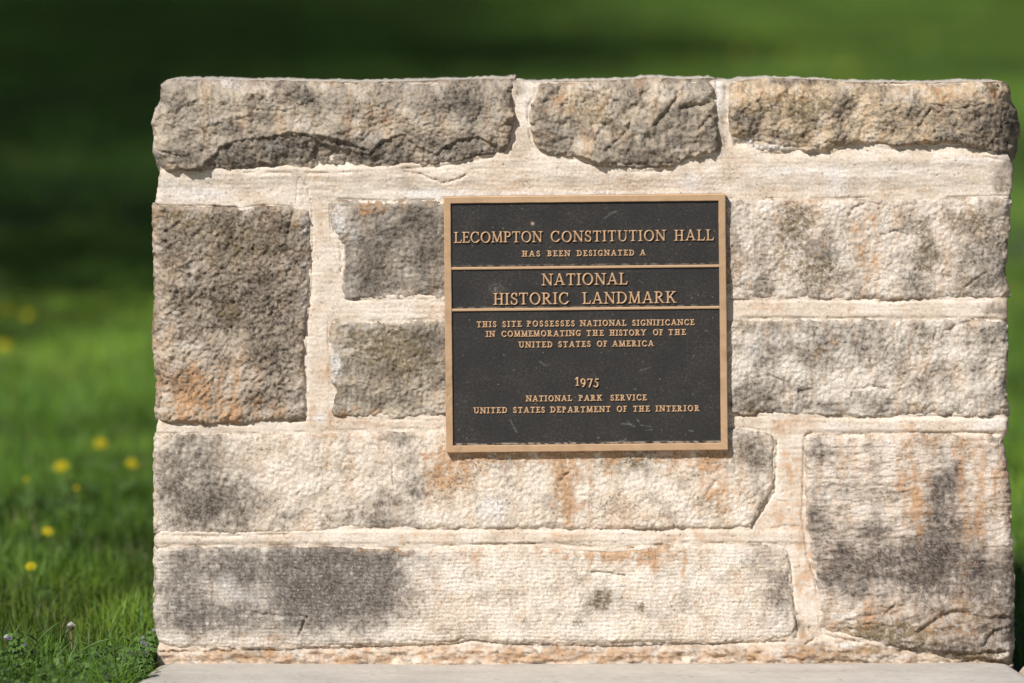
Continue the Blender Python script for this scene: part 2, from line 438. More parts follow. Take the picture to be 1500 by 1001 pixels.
def exB(X, Y):
    h = cracks(X, Y, [([(862, 185), (880, 180), (890, 183)], 1.8, 3), ([(885, 222), (905, 205), (918, 192), (922, 182)], 2.2, 5), ([(872, 205), (880, 190)], 2, 4), ([(960, 182), (975, 165), (988, 148), (992, 138)], 3.2, 8), ([(998, 158), (1020, 155), (1040, 150)], 3, 6), ([(838, 130), (870, 135), (900, 148)], 1.8, 3), ([(1022, 190), (1040, 170), (1050, 168)], 2.2, 5), ([(880, 238), (930, 240), (990, 238)], 1.5, 3)])
    h += step_below(X, Y, [(800, 226), (830, 229), (865, 236), (900, 242), (960, 244), (1000, 236), (1040, 226)], 3, .5)
    h += -.004*np.maximum(145-Y, 0)**2
    return h
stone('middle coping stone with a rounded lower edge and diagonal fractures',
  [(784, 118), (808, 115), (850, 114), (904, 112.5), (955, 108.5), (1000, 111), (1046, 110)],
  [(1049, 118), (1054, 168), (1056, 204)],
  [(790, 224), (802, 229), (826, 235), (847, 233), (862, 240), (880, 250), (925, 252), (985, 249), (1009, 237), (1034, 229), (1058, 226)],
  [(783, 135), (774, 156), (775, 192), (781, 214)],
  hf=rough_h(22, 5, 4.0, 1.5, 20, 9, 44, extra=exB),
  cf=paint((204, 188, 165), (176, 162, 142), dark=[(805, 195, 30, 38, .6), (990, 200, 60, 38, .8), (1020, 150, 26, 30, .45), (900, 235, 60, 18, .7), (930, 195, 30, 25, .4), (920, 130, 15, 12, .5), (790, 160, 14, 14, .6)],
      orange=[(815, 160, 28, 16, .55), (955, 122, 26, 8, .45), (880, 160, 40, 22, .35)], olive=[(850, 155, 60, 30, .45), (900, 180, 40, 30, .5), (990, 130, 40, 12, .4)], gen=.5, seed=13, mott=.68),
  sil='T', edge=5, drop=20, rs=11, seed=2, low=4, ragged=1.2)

def exC(X, Y):
    h = cracks(X, Y, [([(1345, 185), (1355, 172), (1362, 160)], 2.2, 5), ([(1075, 200), (1150, 215), (1200, 214)], 2, 2.5), ([(1365, 152), (1400, 160), (1440, 152)], 1.5, 3), ([(1222, 112), (1218, 122), (1190, 124)], 1.5, 3)])
    h += 6*np.exp(-((X-1215)/40)**2-((Y-165)/35)**2)
    h += -5*np.exp(-((X-1275)/35)**2-((Y-185)/30)**2)
    h += step_below(X, Y, [(1205, 205), (1240, 206), (1275, 208), (1314, 211), (1350, 206), (1404, 204), (1425, 212), (1450, 218), (1490, 224)], 3, .55)
    h += -.0035*np.maximum(150-Y, 0)**2
    h += -.006*np.maximum(X-1420, 0)**2*.9
    h += -11*ss(1130, 1075, X)*ss(180, 215, Y) - 7*ss(170, 222, Y)*ss(1230, 1150, X)
    return h
stone('right coping stone, warm tan with shade painted on its rounded end',
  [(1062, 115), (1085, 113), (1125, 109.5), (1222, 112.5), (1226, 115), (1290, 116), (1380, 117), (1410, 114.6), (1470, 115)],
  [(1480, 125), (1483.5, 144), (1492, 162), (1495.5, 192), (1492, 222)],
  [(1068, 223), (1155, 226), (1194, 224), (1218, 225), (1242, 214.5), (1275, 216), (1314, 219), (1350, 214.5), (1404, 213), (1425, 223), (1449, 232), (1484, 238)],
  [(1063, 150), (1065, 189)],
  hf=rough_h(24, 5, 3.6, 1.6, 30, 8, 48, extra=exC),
  cf=paint((214, 191, 160), (182, 162, 136), dark=[(1465, 205, 45, 38, 1.3), (1440, 165, 40, 26, .75), (1395, 195, 36, 26, .6), (1235, 165, 20, 34, .7), (1315, 160, 30, 26, .55), (1095, 175, 26, 15, .6), (1170, 118, 52, 6, 1.0), (1150, 200, 40, 16, .45), (1320, 208, 22, 10, .6)],  # right-end blobs put the shade of the end turned from the sun into the colour
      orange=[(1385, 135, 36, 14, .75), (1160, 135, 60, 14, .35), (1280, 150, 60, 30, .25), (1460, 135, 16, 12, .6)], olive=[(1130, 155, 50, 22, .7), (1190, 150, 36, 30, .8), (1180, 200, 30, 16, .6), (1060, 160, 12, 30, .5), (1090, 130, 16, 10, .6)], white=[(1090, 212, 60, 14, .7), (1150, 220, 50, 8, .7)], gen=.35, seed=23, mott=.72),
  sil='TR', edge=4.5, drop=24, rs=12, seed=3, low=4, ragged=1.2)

# ---- upper courses left
def exD(X, Y):
    h = cracks(X, Y, [([(431, 306), (428, 322), (422, 340)], 2.0, 5), ([(396, 500), (405, 530), (412, 555)], 2, -2.5), ([(412, 555), (426, 580), (446, 612)], 1.6, -2.0), ([(232, 550), (238, 575), (234, 600)], 3.5, 6)])
    h += 1.7*fbm((X+Y)/9, (X-Y)/26, 404, 3)*(1+fbm(X/50, Y/50, 405, 2)) + 3*facets((X+Y)/60, (X-Y)/90, 17)
    h += -4*ss(440, 456, X)
    return h
stone('large upright dark grey stone, orange along its lower edge',
  [(223, 302), (270, 302), (314, 303), (347, 305), (395, 301), (431, 304), (454, 307)],
  [(458, 360), (458, 380), (455, 425), (446, 500), (449, 560)],
  [(228, 618), (239, 621), (290, 622), (305, 624.5), (335, 621.5), (356, 623.5), (392, 618), (449, 617)],
  [(222, 320), (224, 380), (225, 440), (222.5, 479), (224, 515), (228, 560), (226, 600)],
  hf=rough_h(11, 3.0, 3.0, 1.8, 40, 3.5, 40, extra=exD),
  cf=paint((196, 180, 160), (168, 153, 135), dark=[(330, 380, 110, 75, .55), (395, 365, 50, 55, .75), (300, 330, 80, 26, .5), (300, 450, 70, 50, .4), (410, 490, 40, 70, .75), (345, 455, 60, 35, .5), (310, 580, 22, 16, .7), (405, 580, 25, 40, .6), (360, 585, 40, 14, .4)],
      orange=[(275, 585, 55, 42, .75), (345, 600, 90, 26, .65), (310, 545, 70, 22, .5), (228, 330, 6, 40, .8), (226, 500, 7, 25, .9), (436, 325, 10, 18, .5)], olive=[(350, 360, 90, 50, .5), (250, 310, 30, 12, .7), (240, 615, 10, 8, .9), (340, 460, 26, 22, .8), (270, 325, 50, 14, .5)], white=[(446, 330, 12, 30, .6), (448, 450, 9, 50, .55), (430, 590, 26, 40, .35)], gen=.55, seed=33, mott=.8, gray=(128, 115, 100)),
  sil='L', edge=4, drop=13, rs=9, seed=4)

stone('small grey stone beside the upper left of the plaque',
  [(483, 295), (500, 293), (560, 294), (650, 294), (760, 294), (860, 294)],
  [(861, 370)],
  [(503, 440), (560, 440), (608, 438.5), (650, 441.5), (760, 441), (862, 441)],
  [(483, 312), (487, 342), (499, 360), (500, 387), (497, 410)],
  hf=rough_h(7, 2.5, 2.4, 1.4, 50, 3, 36),
  cf=paint((196, 184, 168), (164, 154, 141), dark=[(565, 360, 65, 60, .85), (620, 345, 40, 45, .8), (640, 370, 16, 70, .7), (540, 410, 50, 26, .7), (600, 320, 60, 14, .4)],
      orange=[(545, 303, 40, 10, .8), (620, 296, 50, 5, .5), (488, 310, 5, 30, .6)], white=[(498, 320, 16, 26, .9), (500, 420, 12, 20, .5), (520, 345, 12, 30, .4)], olive=[(640, 400, 12, 50, .4)], gen=.4, seed=43, mott=.55), edge=4, seed=5)

stone('small olive grey stone beside the lower left of the plaque',
  [(481, 471), (500, 470), (575, 471), (650, 467), (760, 468), (860, 468)],
  [(861, 540)],
  [(488, 611), (554, 612), (578, 615), (605, 611), (650, 608), (760, 610), (862, 610)],
  [(482, 515), (483, 560), (491, 572), (485, 602)],
  hf=rough_h(8, 2.5, 2.2, 1.6, 60, 3, 34, peck=.5),
  cf=paint((204, 190, 168), (172, 160, 141), dark=[(565, 520, 60, 50, .65), (625, 490, 36, 24, .8), (640, 545, 26, 26, .75), (530, 585, 60, 18, .65), (600, 580, 40, 16, .5), (510, 490, 20, 16, .6)],
      orange=[(520, 606, 60, 6, .6), (484, 500, 4, 60, .6)], white=[(491, 530, 10, 34, .85), (640, 600, 16, 20, .5)], olive=[(560, 500, 60, 30, .75), (600, 540, 60, 40, .55)], gen=.35, seed=53, mott=.55), edge=4, seed=6)

# ---- upper courses right
stone('pale stone right of the plaque with olive and orange streaks',
  [(866, 291), (1072, 291), (1200, 291.6), (1320, 289.5), (1410, 289.5), (1481, 287)],
  [(1483, 297), (1480, 318), (1479, 348), (1474, 372), (1476, 380), (1473, 398), (1480, 425)],
  [(868, 440), (1072, 440), (1152, 439), (1230, 440), (1311, 440), (1410, 438.5), (1479, 436)],
  [(866, 360)],
  hf=rough_h(8, 2.6, 1.7, 1.2, 70, 2.2, 48, peck=.8, pk=7,
     extra=lambda X, Y: cracks(X, Y, [([(1243, 318), (1250, 305), (1270, 296), (1290, 300)], 2, 3), ([(1415, 420), (1430, 408), (1445, 400)], 2, 4), ([(1290, 345), (1310, 338), (1330, 345)], 2, 3)])),
  cf=paint((228, 214, 197), (210, 195, 177), dark=[(1455, 330, 20, 40, .55), (1455, 400, 34, 34, 1.0), (1120, 420, 14, 20, .6), (1200, 385, 26, 40, .6), (1358, 370, 22, 30, .6), (1345, 415, 14, 20, .6), (1430, 350, 20, 30, .45), (1075, 340, 10, 40, .5)],
      orange=[(1262, 330, 12, 50, .75), (1270, 400, 12, 36, .7), (1200, 345, 10, 40, .4), (1170, 292, 40, 5, .6), (1370, 400, 12, 30, .35)], olive=[(1170, 325, 26, 30, .85), (1200, 400, 36, 36, .85), (1140, 370, 30, 50, .45), (1355, 380, 26, 40, .7), (1350, 330, 20, 26, .5), (1090, 300, 26, 10, .5), (1435, 320, 26, 26, .6)], white=[(1220, 300, 30, 12, .5), (1310, 390, 26, 36, .4)], gen=.36, seed=63, mott=.65),
  sil='R', edge=3.2, drop=11, rs=8, seed=7)

stone('pale grey pecked stone right of the plaque, lower of the two',
  [(866, 468), (1072, 468), (1110, 467), (1254, 467), (1330, 465), (1425, 467), (1478, 470)],
  [(1477.5, 500), (1476, 536), (1474.5, 566), (1476, 590)],
  [(868, 609), (1072, 609.5), (1140, 609.5), (1227, 611), (1290, 612.5), (1368, 609.5), (1440, 612.5), (1479, 611)],
  [(866, 540)],
  hf=rough_h(9, 2.6, 1.8, 1.2, 80, 2.6, 54, peck=.9, pk=6.5,
     extra=lambda X, Y: cracks(X, Y, [([(1393, 483), (1405, 475), (1420, 470)], 2.5, 4), ([(1170, 575), (1185, 570)], 2, 4), ([(1248, 580), (1250, 570), (1275, 566), (1300, 570)], 2, 3), ([(1125, 550), (1150, 560)], 2, 3), ([(1369, 500), (1371, 486), (1388, 484)], 1.8, 3)])),
  cf=paint((228, 216, 200), (206, 194, 178), dark=[(1095, 590, 40, 20, .9), (1150, 598, 40, 12, .7), (1130, 490, 22, 20, .6), (1120, 530, 22, 26, .5), (1210, 490, 50, 18, .6), (1260, 500, 30, 22, .6), (1190, 515, 40, 12, .4), (1345, 480, 12, 22, .6), (1330, 510, 22, 10, .4), (1460, 490, 24, 18, .8), (1290, 588, 22, 12, .8), (1455, 585, 20, 26, .4), (1205, 590, 40, 20, .4), (1430, 540, 20, 20, .3)],
      orange=[(1228, 497, 6, 6, .9), (1205, 515, 12, 8, .5), (1455, 546, 12, 6, .8), (1355, 600, 30, 6, .3)], olive=[(1355, 520, 14, 10, .7), (1200, 510, 14, 8, .7), (1345, 495, 10, 26, .6), (1450, 520, 26, 30, .35), (1330, 592, 14, 8, .6), (1100, 600, 26, 10, .6)], white=[(1100, 510, 16, 34, .5), (1310, 535, 26, 16, .35)], gen=.42, seed=73, mott=.65),
  sil='R', edge=4.5, drop=11, rs=8, seed=8)

# ---- third course
stone('long pale pecked stone under the plaque with orange rust stains',
  [(225, 636), (260, 636), (376, 635), (480, 632), (620, 628), (700, 627), (900, 627), (1072, 627), (1100, 628), (1130, 634)],
  [(1138, 648), (1134, 677), (1134, 715), (1123, 738)],
  [(225, 784), (308, 786), (456, 782), (496, 775), (600, 775), (680, 777), (773, 775), (826, 777), (940, 777), (1074, 775), (1100, 772)],
  [(224, 700), (225, 750)],
  hf=rough_h(7, 2.0, 1.0, .7, 90, .9, 60, peck=1.25, pk=6.6,
     extra=lambda X, Y: cracks(X, Y, [([(576, 680), (575, 700), (580, 710)], 1.6, 3), ([(820, 705), (832, 692)], 2, 4), ([(1035, 725), (1048, 705)], 2, 3)]) + 2.2*ss(660, 700, X)),
  cf=paint((238, 224, 206), (226, 208, 186), dark=[(290, 715, 72, 66, .45), (300, 650, 36, 26, .6), (330, 740, 48, 36, 1.0), (275, 730, 50, 55, .6), (260, 690, 30, 60, .4), (590, 640, 22, 12, .7), (600, 700, 22, 36, .6), (608, 724, 14, 8, 1.1), (520, 755, 50, 20, .45), (580, 765, 40, 12, .75), (420, 755, 20, 16, .5), (1100, 655, 30, 30, .95), (1110, 700, 20, 26, .45), (940, 690, 20, 16, .35), (560, 735, 22, 16, .5)],
      orange=[(760, 680, 7, 40, .7), (790, 670, 30, 9, 1.0), (862, 700, 6, 46, .6), (985, 690, 6, 40, .6), (560, 660, 7, 40, .5), (520, 690, 6, 40, .4), (436, 690, 8, 50, .45), (645, 690, 26, 50, .8), (690, 665, 26, 30, .8), (820, 692, 20, 44, 1.35), (838, 735, 11, 56, 1.3), (838, 665, 26, 16, 1.3), (900, 676, 13, 32, 1.1), (1045, 695, 12, 50, 1.0), (1070, 740, 18, 40, .85), (690, 668, 60, 6, .8), (860, 668, 180, 5, .85), (1020, 672, 40, 16, .7), (250, 640, 26, 5, .4), (500, 640, 60, 8, .4)],
      olive=[(825, 672, 24, 10, .8), (700, 668, 50, 7, .7), (930, 672, 50, 12, .8), (480, 765, 12, 12, .8), (520, 745, 30, 20, .45), (565, 690, 20, 26, .3), (1040, 668, 24, 9, .9), (415, 775, 14, 8, .6), (232, 770, 8, 12, .6)],
      white=[(720, 745, 30, 24, .85), (950, 710, 50, 36, .4), (490, 700, 50, 26, .3), (870, 740, 26, 20, .4)], gen=.08, wash=.85, seed=83, mott=.6),
  sil='L', edge=3.5, drop=9, rs=8, seed=9)

# ---- bottom course
stone('long bottom stone, sooty grey at its left end and white to the right',
  [(224, 805), (260, 800), (372, 800), (492, 800), (588, 804), (640, 802), (680, 798), (750, 798), (788, 797), (857, 801), (895, 803), (933, 801), (994, 796), (1131, 797), (1154, 803)],
  [(1159, 833), (1163, 879), (1167, 917)],
  [(234, 946), (252, 950), (392, 951), (532, 946), (640, 943), (680, 937), (750, 943), (838, 943), (940, 942), (1047, 943.5), (1146, 936), (1163, 932)],
  [(226, 860), (224, 900), (228, 930)],
  hf=rough_h(8, 2.0, .8, .8, 100, .6, 70, tool=.75, peck=.45, pk=4.6,
     extra=lambda X, Y: cracks(X, Y, [([(420, 829), (435, 834), (446, 838)], 2, 4), ([(438, 932), (443, 918), (449, 904)], 1.8, 5), ([(868, 838), (890, 840), (916, 843)], 1.7, 5), ([(790, 800), (857, 806), (895, 808), (945, 804)], 2.2, 6), ([(370, 898), (410, 902), (450, 903)], 1.5, 2.5)])),
  cf=paint((240, 228, 212), (230, 215, 196), dark=[(320, 825, 90, 32, .7), (270, 880, 45, 50, .45), (470, 865, 115, 66, .75), (340, 905, 90, 24, .4), (340, 830, 90, 26, .3), (270, 880, 40, 46, .6), (300, 905, 50, 22, .8), (430, 850, 60, 40, .85), (500, 850, 80, 46, 1.0), (520, 880, 60, 40, 1.0), (450, 880, 40, 45, .85), (350, 905, 30, 18, .55), (460, 815, 120, 12, .75), (560, 830, 28, 26, .9), (540, 815, 60, 10, .9), (880, 880, 26, 16, .6), (940, 888, 16, 9, .5), (1140, 865, 20, 50, .85), (1110, 815, 30, 16, .35), (945, 815, 20, 10, .4), (850, 910, 14, 9, .4)],
      orange=[(850, 806, 110, 9, .9), (940, 822, 30, 14, .9), (1075, 845, 6, 50, .5), (1000, 840, 6, 46, .5), (700, 830, 6, 34, .4), (540, 803, 60, 6, .6), (620, 806, 30, 5, .6), (900, 815, 60, 14, .55), (948, 812, 14, 14, .8), (990, 815, 12, 26, .45), (1036, 850, 8, 50, .55), (760, 903, 14, 6, .3), (680, 815, 40, 12, .3), (630, 860, 10, 30, .2), (360, 935, 100, 8, .35), (800, 935, 100, 6, .2)],
      olive=[(878, 882, 20, 16, 1.0), (938, 888, 12, 8, .9), (885, 865, 16, 12, .5), (750, 872, 26, 26, .4), (850, 912, 14, 10, .6), (600, 880, 14, 20, .4), (1085, 880, 4, 4, .8)],
      white=[(330, 855, 20, 22, .55), (385, 870, 18, 26, .55), (350, 875, 26, 12, .4), (1040, 920, 80, 16, .3), (380, 925, 90, 9, .35)], gen=.03, wash=.62, seed=93, mott=.48, gray=(122, 114, 107)),
  sil='L', edge=4, drop=9, rs=8, seed=10)

def exK(X, Y):
    h = -7*ss(880, 960, Y)*ss(1340, 1240, X)
    h += step_below(X, Y, [(1290, 905), (1340, 890), (1380, 868), (1402, 858), (1440, 862), (1490, 858)], -4, -.05, 8)
    h += cracks(X, Y, [([(1345, 925), (1375, 905), (1400, 895), (1440, 905), (1486, 905)], 3, 6), ([(1440, 945), (1455, 925), (1486, 915)], 3, 6), ([(1297, 900), (1310, 885)], 2, 4), ([(1340, 951), (1400, 958), (1470, 955)], 3, 7), ([(1185, 635), (1260, 640), (1328, 634), (1470, 636)], 1.4, 3)])
    h += 3.5*fbm(X/26, Y/14, 777, 3)*ss(850, 900, Y)
    h += .7*np.sin((Y+3*fbm(X/40, Y/40, 5, 2))*2*np.pi/11)*ss(860, 800, Y)*(.5+fbm(X/30, Y/20, 12, 2))
    return h
stone('square bottom right stone with a dark vertical streak and broken brown foot',
  [(1180, 640), (1250, 638), (1330, 635), (1474, 637)],
  [(1471, 645), (1475, 688), (1481, 719), (1482.5, 772), (1484.5, 818), (1488, 856), (1486, 902), (1487, 947)],
  [(1205, 930), (1240, 938), (1290, 945), (1344, 954), (1404, 963), (1484, 971)],
  [(1178, 658), (1180, 696), (1178, 772), (1187.5, 818), (1197, 864), (1199, 902)],
  hf=rough_h(9, 3, 1.3, 1.0, 110, 1.6, 60, (.6, 1.7), peck=.3, extra=exK),
  cf=paint((228, 213, 196), (212, 195, 176), dark=[(1390, 925, 130, 40, .75), (1330, 840, 150, 40, .4), (1378, 720, 24, 36, 1.1), (1378, 780, 34, 50, 1.15), (1385, 830, 50, 40, 1.2), (1300, 830, 70, 36, .75), (1225, 825, 30, 36, .7), (1440, 850, 46, 30, .95), (1470, 860, 22, 24, .9), (1200, 655, 18, 22, .75), (1190, 740, 16, 40, .5), (1275, 775, 30, 20, .5), (1310, 810, 26, 18, .8), (1395, 700, 16, 26, .7), (1230, 855, 36, 16, .5), (1470, 920, 26, 26, .9), (1400, 950, 60, 12, .7), (1200, 765, 20, 16, .7), (1240, 720, 16, 12, .4), (1440, 790, 14, 36, .5)],
      orange=[(1325, 675, 12, 50, 1.0), (1345, 735, 18, 55, .9), (1415, 660, 20, 26, .7), (1425, 740, 26, 60, .65), (1465, 700, 14, 60, .6), (1410, 830, 14, 50, .4), (1370, 650, 20, 16, .5), (1350, 900, 120, 30, .28), (1240, 900, 40, 20, .5), (1400, 930, 60, 26, .35), (1210, 930, 40, 14, .7), (1300, 640, 80, 7, .5)],
      olive=[(1330, 930, 90, 26, .7), (1430, 890, 50, 20, .55), (1260, 925, 50, 18, .8), (1440, 960, 50, 9, 1.1)],
      white=[(1300, 650, 26, 20, .5), (1390, 665, 10, 30, .6), (1455, 670, 12, 30, .5), (1235, 900, 18, 6, 1.1), (1450, 780, 14, 36, .4), (1290, 700, 36, 26, .3)], gen=.22, seed=103, mott=.6, gray=(112, 102, 94), deep=(62, 53, 48)),
  sil='R', edge=4.0, drop=12, rs=9, seed=11)

# ---- mortar body
def mortar_h(X, Y):
    h = .8*fbm(X/60, Y/60, 120, 2) + .7*fbm(X/34, Y/17, 121, 4) + .55*fbm(X/4.5, Y/4, 122, 3) + .5*fbm(X/50, Y/4, 123, 2)
    h += 2.5*ss(948, 956, Y)*(1+fbm(X/40, Y/12, 133, 3)) + ss(946, 954, Y)*(4.5*fbm(X/26, Y/12, 134, 4) + 3*facets(X/26, Y/13, 5))
    h += 3.0*np.exp(-((Y-234)/10.)**2)*ss(1180, 1260, X)          # bead smeared under the right coping
    h += 2.0*np.exp(-((Y-245)/14.)**2)*ss(740, 800, X)*ss(1080, 1000, X)
    h += 1.2*np.exp(-((X-770)/9.)**2)*ss(230, 200, Y)
    h += 2.6*ss(1072, 1100, X)*ss(640, 610, Y)*ss(425, 440, Y)*.3
    h += ss(0, 4, Y-440)*ss(0, 4, 466-Y)*ss(1072, 1090, X)*1.5
    h += ss(0, 4, Y-776)*ss(0, 5, 798-Y)*2.0
    h += ss(0, 4, Y-612)*ss(0, 5, 634-Y)*ss(1160, 1200, X)*2.2
    h += cracks(X, Y, [([(437, 258), (450, 275), (457, 300), (459, 345), (456, 380), (458, 420), (451, 470), (449, 520)], 1.0, 2.6),
        ([(437, 262), (433, 300)], .9, 1.6), ([(593, 251), (615, 255), (630, 262), (650, 268), (670, 263), (682, 256)], 1.3, 3.6),
        ([(486, 295), (484, 345), (500, 400)], 1.0, 1.6), ([(450, 492), (470, 494)], .9, 1.5), ([(564, 446), (564, 462)], .9, 1.8),
        ([(1138, 645), (1135, 720), (1112, 755), (1100, 775)], 1.4, 3.4), ([(1178, 655), (1175, 760), (1182, 810), (1196, 860)], 1.3, 3),
        ([(1150, 800), (1160, 850), (1164, 900), (1170, 930)], 1.2, 2.5), ([(1132, 774), (1150, 770), (1170, 772)], 1.2, 2.5), ([(1180, 638), (1190, 634)], 2, 4),
        ([(1120, 730), (1150, 735), (1155, 742)], 1.0, 1.6), ([(235, 955), (400, 953), (560, 948), (660, 945), (690, 938), (740, 945), (900, 948), (1150, 940)], 1.7, 6),
        ([(1290, 441), (1312, 441)], 2.0, 5), ([(1234, 636), (1330, 634), (1460, 635)], 1.0, 2.2), ([(640, 800), (800, 795), (960, 793), (1150, 795)], 1.0, 2.0),
        ([(314, 303), (347, 305)], 1.8, 5), ([(1165, 935), (1172, 915), (1168, 900)], 1.8, 4), ([(1185, 920), (1195, 935), (1180, 945)], 1.6, 4)], 3)
    f1, f2, ci = worley(X/13, Y/13, 9)
    h -= 2.4*ss(.05+.12*(ci-.86)/.14, .02, f1)*(ci > .86)
    gap = ss(-.2, .3, fbm(X/40, Y/40, 191, 3))
    for p in STONES:
        h -= 7*ss(5, 13, inside_dist(X, Y, p))
        h -= 2.6*gap*np.exp(-(poly_dist(X+1.2*fbm(X/11, Y/11, 192, 2), Y, p+[p[0]])/1.7)**2)
    h += 4.6*ss(282, 252, Y)*(1+.3*fbm(X/50, Y/30, 151, 2))
    # crumbled foot at the lower right
    h += 3.5*ss(925, 950, Y)*ss(1150, 1250, X)*fbm(X/17, Y/9, 140, 4) - 2.5*ss(925, 950, Y)*ss(1180, 1260, X)
    return h

_pm = paint((237, 223, 206), (230, 212, 191), dark=[(430, 958, 180, 9, .35), (900, 958, 240, 9, .35), (1250, 958, 120, 12, .6), (1465, 262, 16, 24, .7), (1480, 240, 12, 10, .6), (1460, 452, 22, 10, .7), (240, 280, 10, 20, .3), (1165, 925, 16, 16, .5), (615, 278, 26, 6, .35), (365, 960, 30, 7, .7), (880, 945, 180, 5, .6), (1230, 955, 70, 10, .5), (760, 125, 12, 16, .4), (1055, 170, 9, 50, .5)],
   orange=[(700, 962, 520, 13, .3), (470, 330, 14, 60, .35), (468, 480, 12, 90, .3), (484, 560, 6, 60, .6), (560, 450, 90, 12, .3), (640, 455, 20, 12, .4), (560, 620, 80, 10, .55), (1155, 690, 26, 60, .55), (1160, 620, 40, 12, .7), (1178, 840, 14, 80, .75), (1140, 760, 30, 26, .55), (830, 788, 30, 10, .5), (1020, 785, 80, 14, .6), (400, 962, 200, 12, .45), (700, 960, 160, 12, .4), (950, 962, 200, 12, .45), (1190, 950, 100, 20, .6), (1330, 628, 12, 26, .7), (1270, 461, 26, 8, .8), (1120, 450, 40, 10, .3), (480, 260, 60, 6, .3), (470, 610, 40, 16, .5), (900, 258, 120, 7, .35), (590, 790, 80, 10, .35), (1285, 440, 12, 8, .5), (1425, 624, 40, 10, .4)],
   white=[(290, 285, 60, 14, .8), (245, 270, 16, 20, .6), (630, 285, 50, 9, .8), (1010, 268, 20, 12, 1.3), (800, 284, 200, 5, .7), (1150, 250, 80, 9, .8), (1225, 270, 20, 30, .7), (1330, 250, 90, 14, .6), (1420, 235, 40, 9, .6), (450, 320, 8, 26, .6), (470, 612, 16, 8, .8), (1220, 625, 30, 9, .7), (1450, 622, 40, 12, .8), (620, 455, 50, 9, .4), (1290, 962, 40, 5, .8), (1130, 955, 20, 8, .7), (1240, 945, 26, 7, .9), (1052, 150, 8, 50, .8), (770, 150, 12, 50, .6), (390, 270, 60, 8, .3)],
   wash=.25, olive=[(1260, 955, 60, 8, .9), (1440, 968, 60, 7, 1.2), (525, 962, 20, 7, .8), (1055, 190, 9, 40, .8), (310, 272, 10, 3, .9), (760, 130, 12, 20, .7), (1470, 275, 12, 12, .7)], gen=.10, seed=113, mott=.35)
def mortar_c(X, Y, d):
    c = _pm(X, Y, d)
    st = fbm(X/30, Y/2.6, 161, 3)
    c = c*(1+.035*st)[..., None]
    c = mix(c, .45*ss(940, 952, Y)*ss(-.4, .4, fbm(X/30, Y/9, 181, 4)), A(196, 160, 124))
    c = mix(c, .6*ss(944, 952, Y)*ss(.15, .55, fbm(X/14, Y/6, 182, 4)), A(105, 78, 54))
    f1, f2, ci = worley(X/13, Y/13, 9)
    c = mix(c, .7*ss(.05+.12*(ci-.86)/.14, .02, f1)*(ci > .86), A(110, 90, 70))
    c = c*(1+.10*fbm(X/2.3, Y/2.3, 171, 2)+.05*fbm(X/18, Y/14, 172, 3))[..., None]
    return c
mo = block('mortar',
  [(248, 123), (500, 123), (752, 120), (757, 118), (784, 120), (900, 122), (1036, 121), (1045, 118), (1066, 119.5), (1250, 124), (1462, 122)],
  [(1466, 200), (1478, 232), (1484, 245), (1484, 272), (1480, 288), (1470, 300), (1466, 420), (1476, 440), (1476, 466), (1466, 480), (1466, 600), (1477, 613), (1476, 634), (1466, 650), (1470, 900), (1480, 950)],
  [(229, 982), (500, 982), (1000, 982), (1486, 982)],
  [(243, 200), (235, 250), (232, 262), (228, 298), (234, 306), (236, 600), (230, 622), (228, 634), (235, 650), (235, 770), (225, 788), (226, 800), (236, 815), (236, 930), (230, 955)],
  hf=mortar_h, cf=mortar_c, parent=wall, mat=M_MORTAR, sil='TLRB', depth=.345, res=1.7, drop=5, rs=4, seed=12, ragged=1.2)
mo.location = (0, -.2, 0)

# ------------------------------------------------------------------ plaque
PCX, PCY, PW, PH = 857.9, 472.3, 412.0, 374.5
ROT = math.radians(0.59)
plaque = empty('bronze_plaque', ((PCX-750)/PX, -.008, (972-PCY)/PX), 'dark cast bronze plaque with tan raised lettering and tan border fixed to the stone wall', 'plaque')
plaque.rotation_euler = (0, -ROT, 0)
M_BRZ = bronze_mat('worn_bronze', .5, .35, .10, 500, .07)
M_PAN = bronze_mat('dark_patina', .55, .1, .55, 900, .30)
BR = lin((203, 167, 130), .78); BRD = lin((60, 42, 30), .7)

def rbox(name, x0, x1, y0, y1, z0, z1, parent, mat, bev=1.0, warp=True):
    """px box local to plaque centre; z0 back, z1 front (px towards the camera)"""
    def ring(ins, z): return [(x0+ins, y0+ins, z), (x1-ins, y0+ins, z), (x1-ins, y1-ins, z), (x0+ins, y1-ins, z)]
    rings = [ring(0, z0), ring(0, z1-bev), ring(bev*.35, z1-bev*.3), ring(bev, z1)]
    V = np.array([p for r in rings for p in r], float)
    F = []
    for k in range(3):
        for i in range(4):
            a, b = k*4+i, k*4+(i+1) % 4; F.append((a, b, b+4, a+4))
    F.append((12, 13, 14, 15)); F.append((3, 2, 1, 0))
    W = np.stack([V[:, 0]/PX, -V[:, 2]/PX, -V[:, 1]/PX], -1)
    c = np.tile(BR, (len(V), 1)); c[:4] = BRD
    return link_mesh(name, W, np.array(F), parent, mat, False, c)

FZ = 11.0      # front of frame, PZ = face of the recessed panel
PZ = 7.0
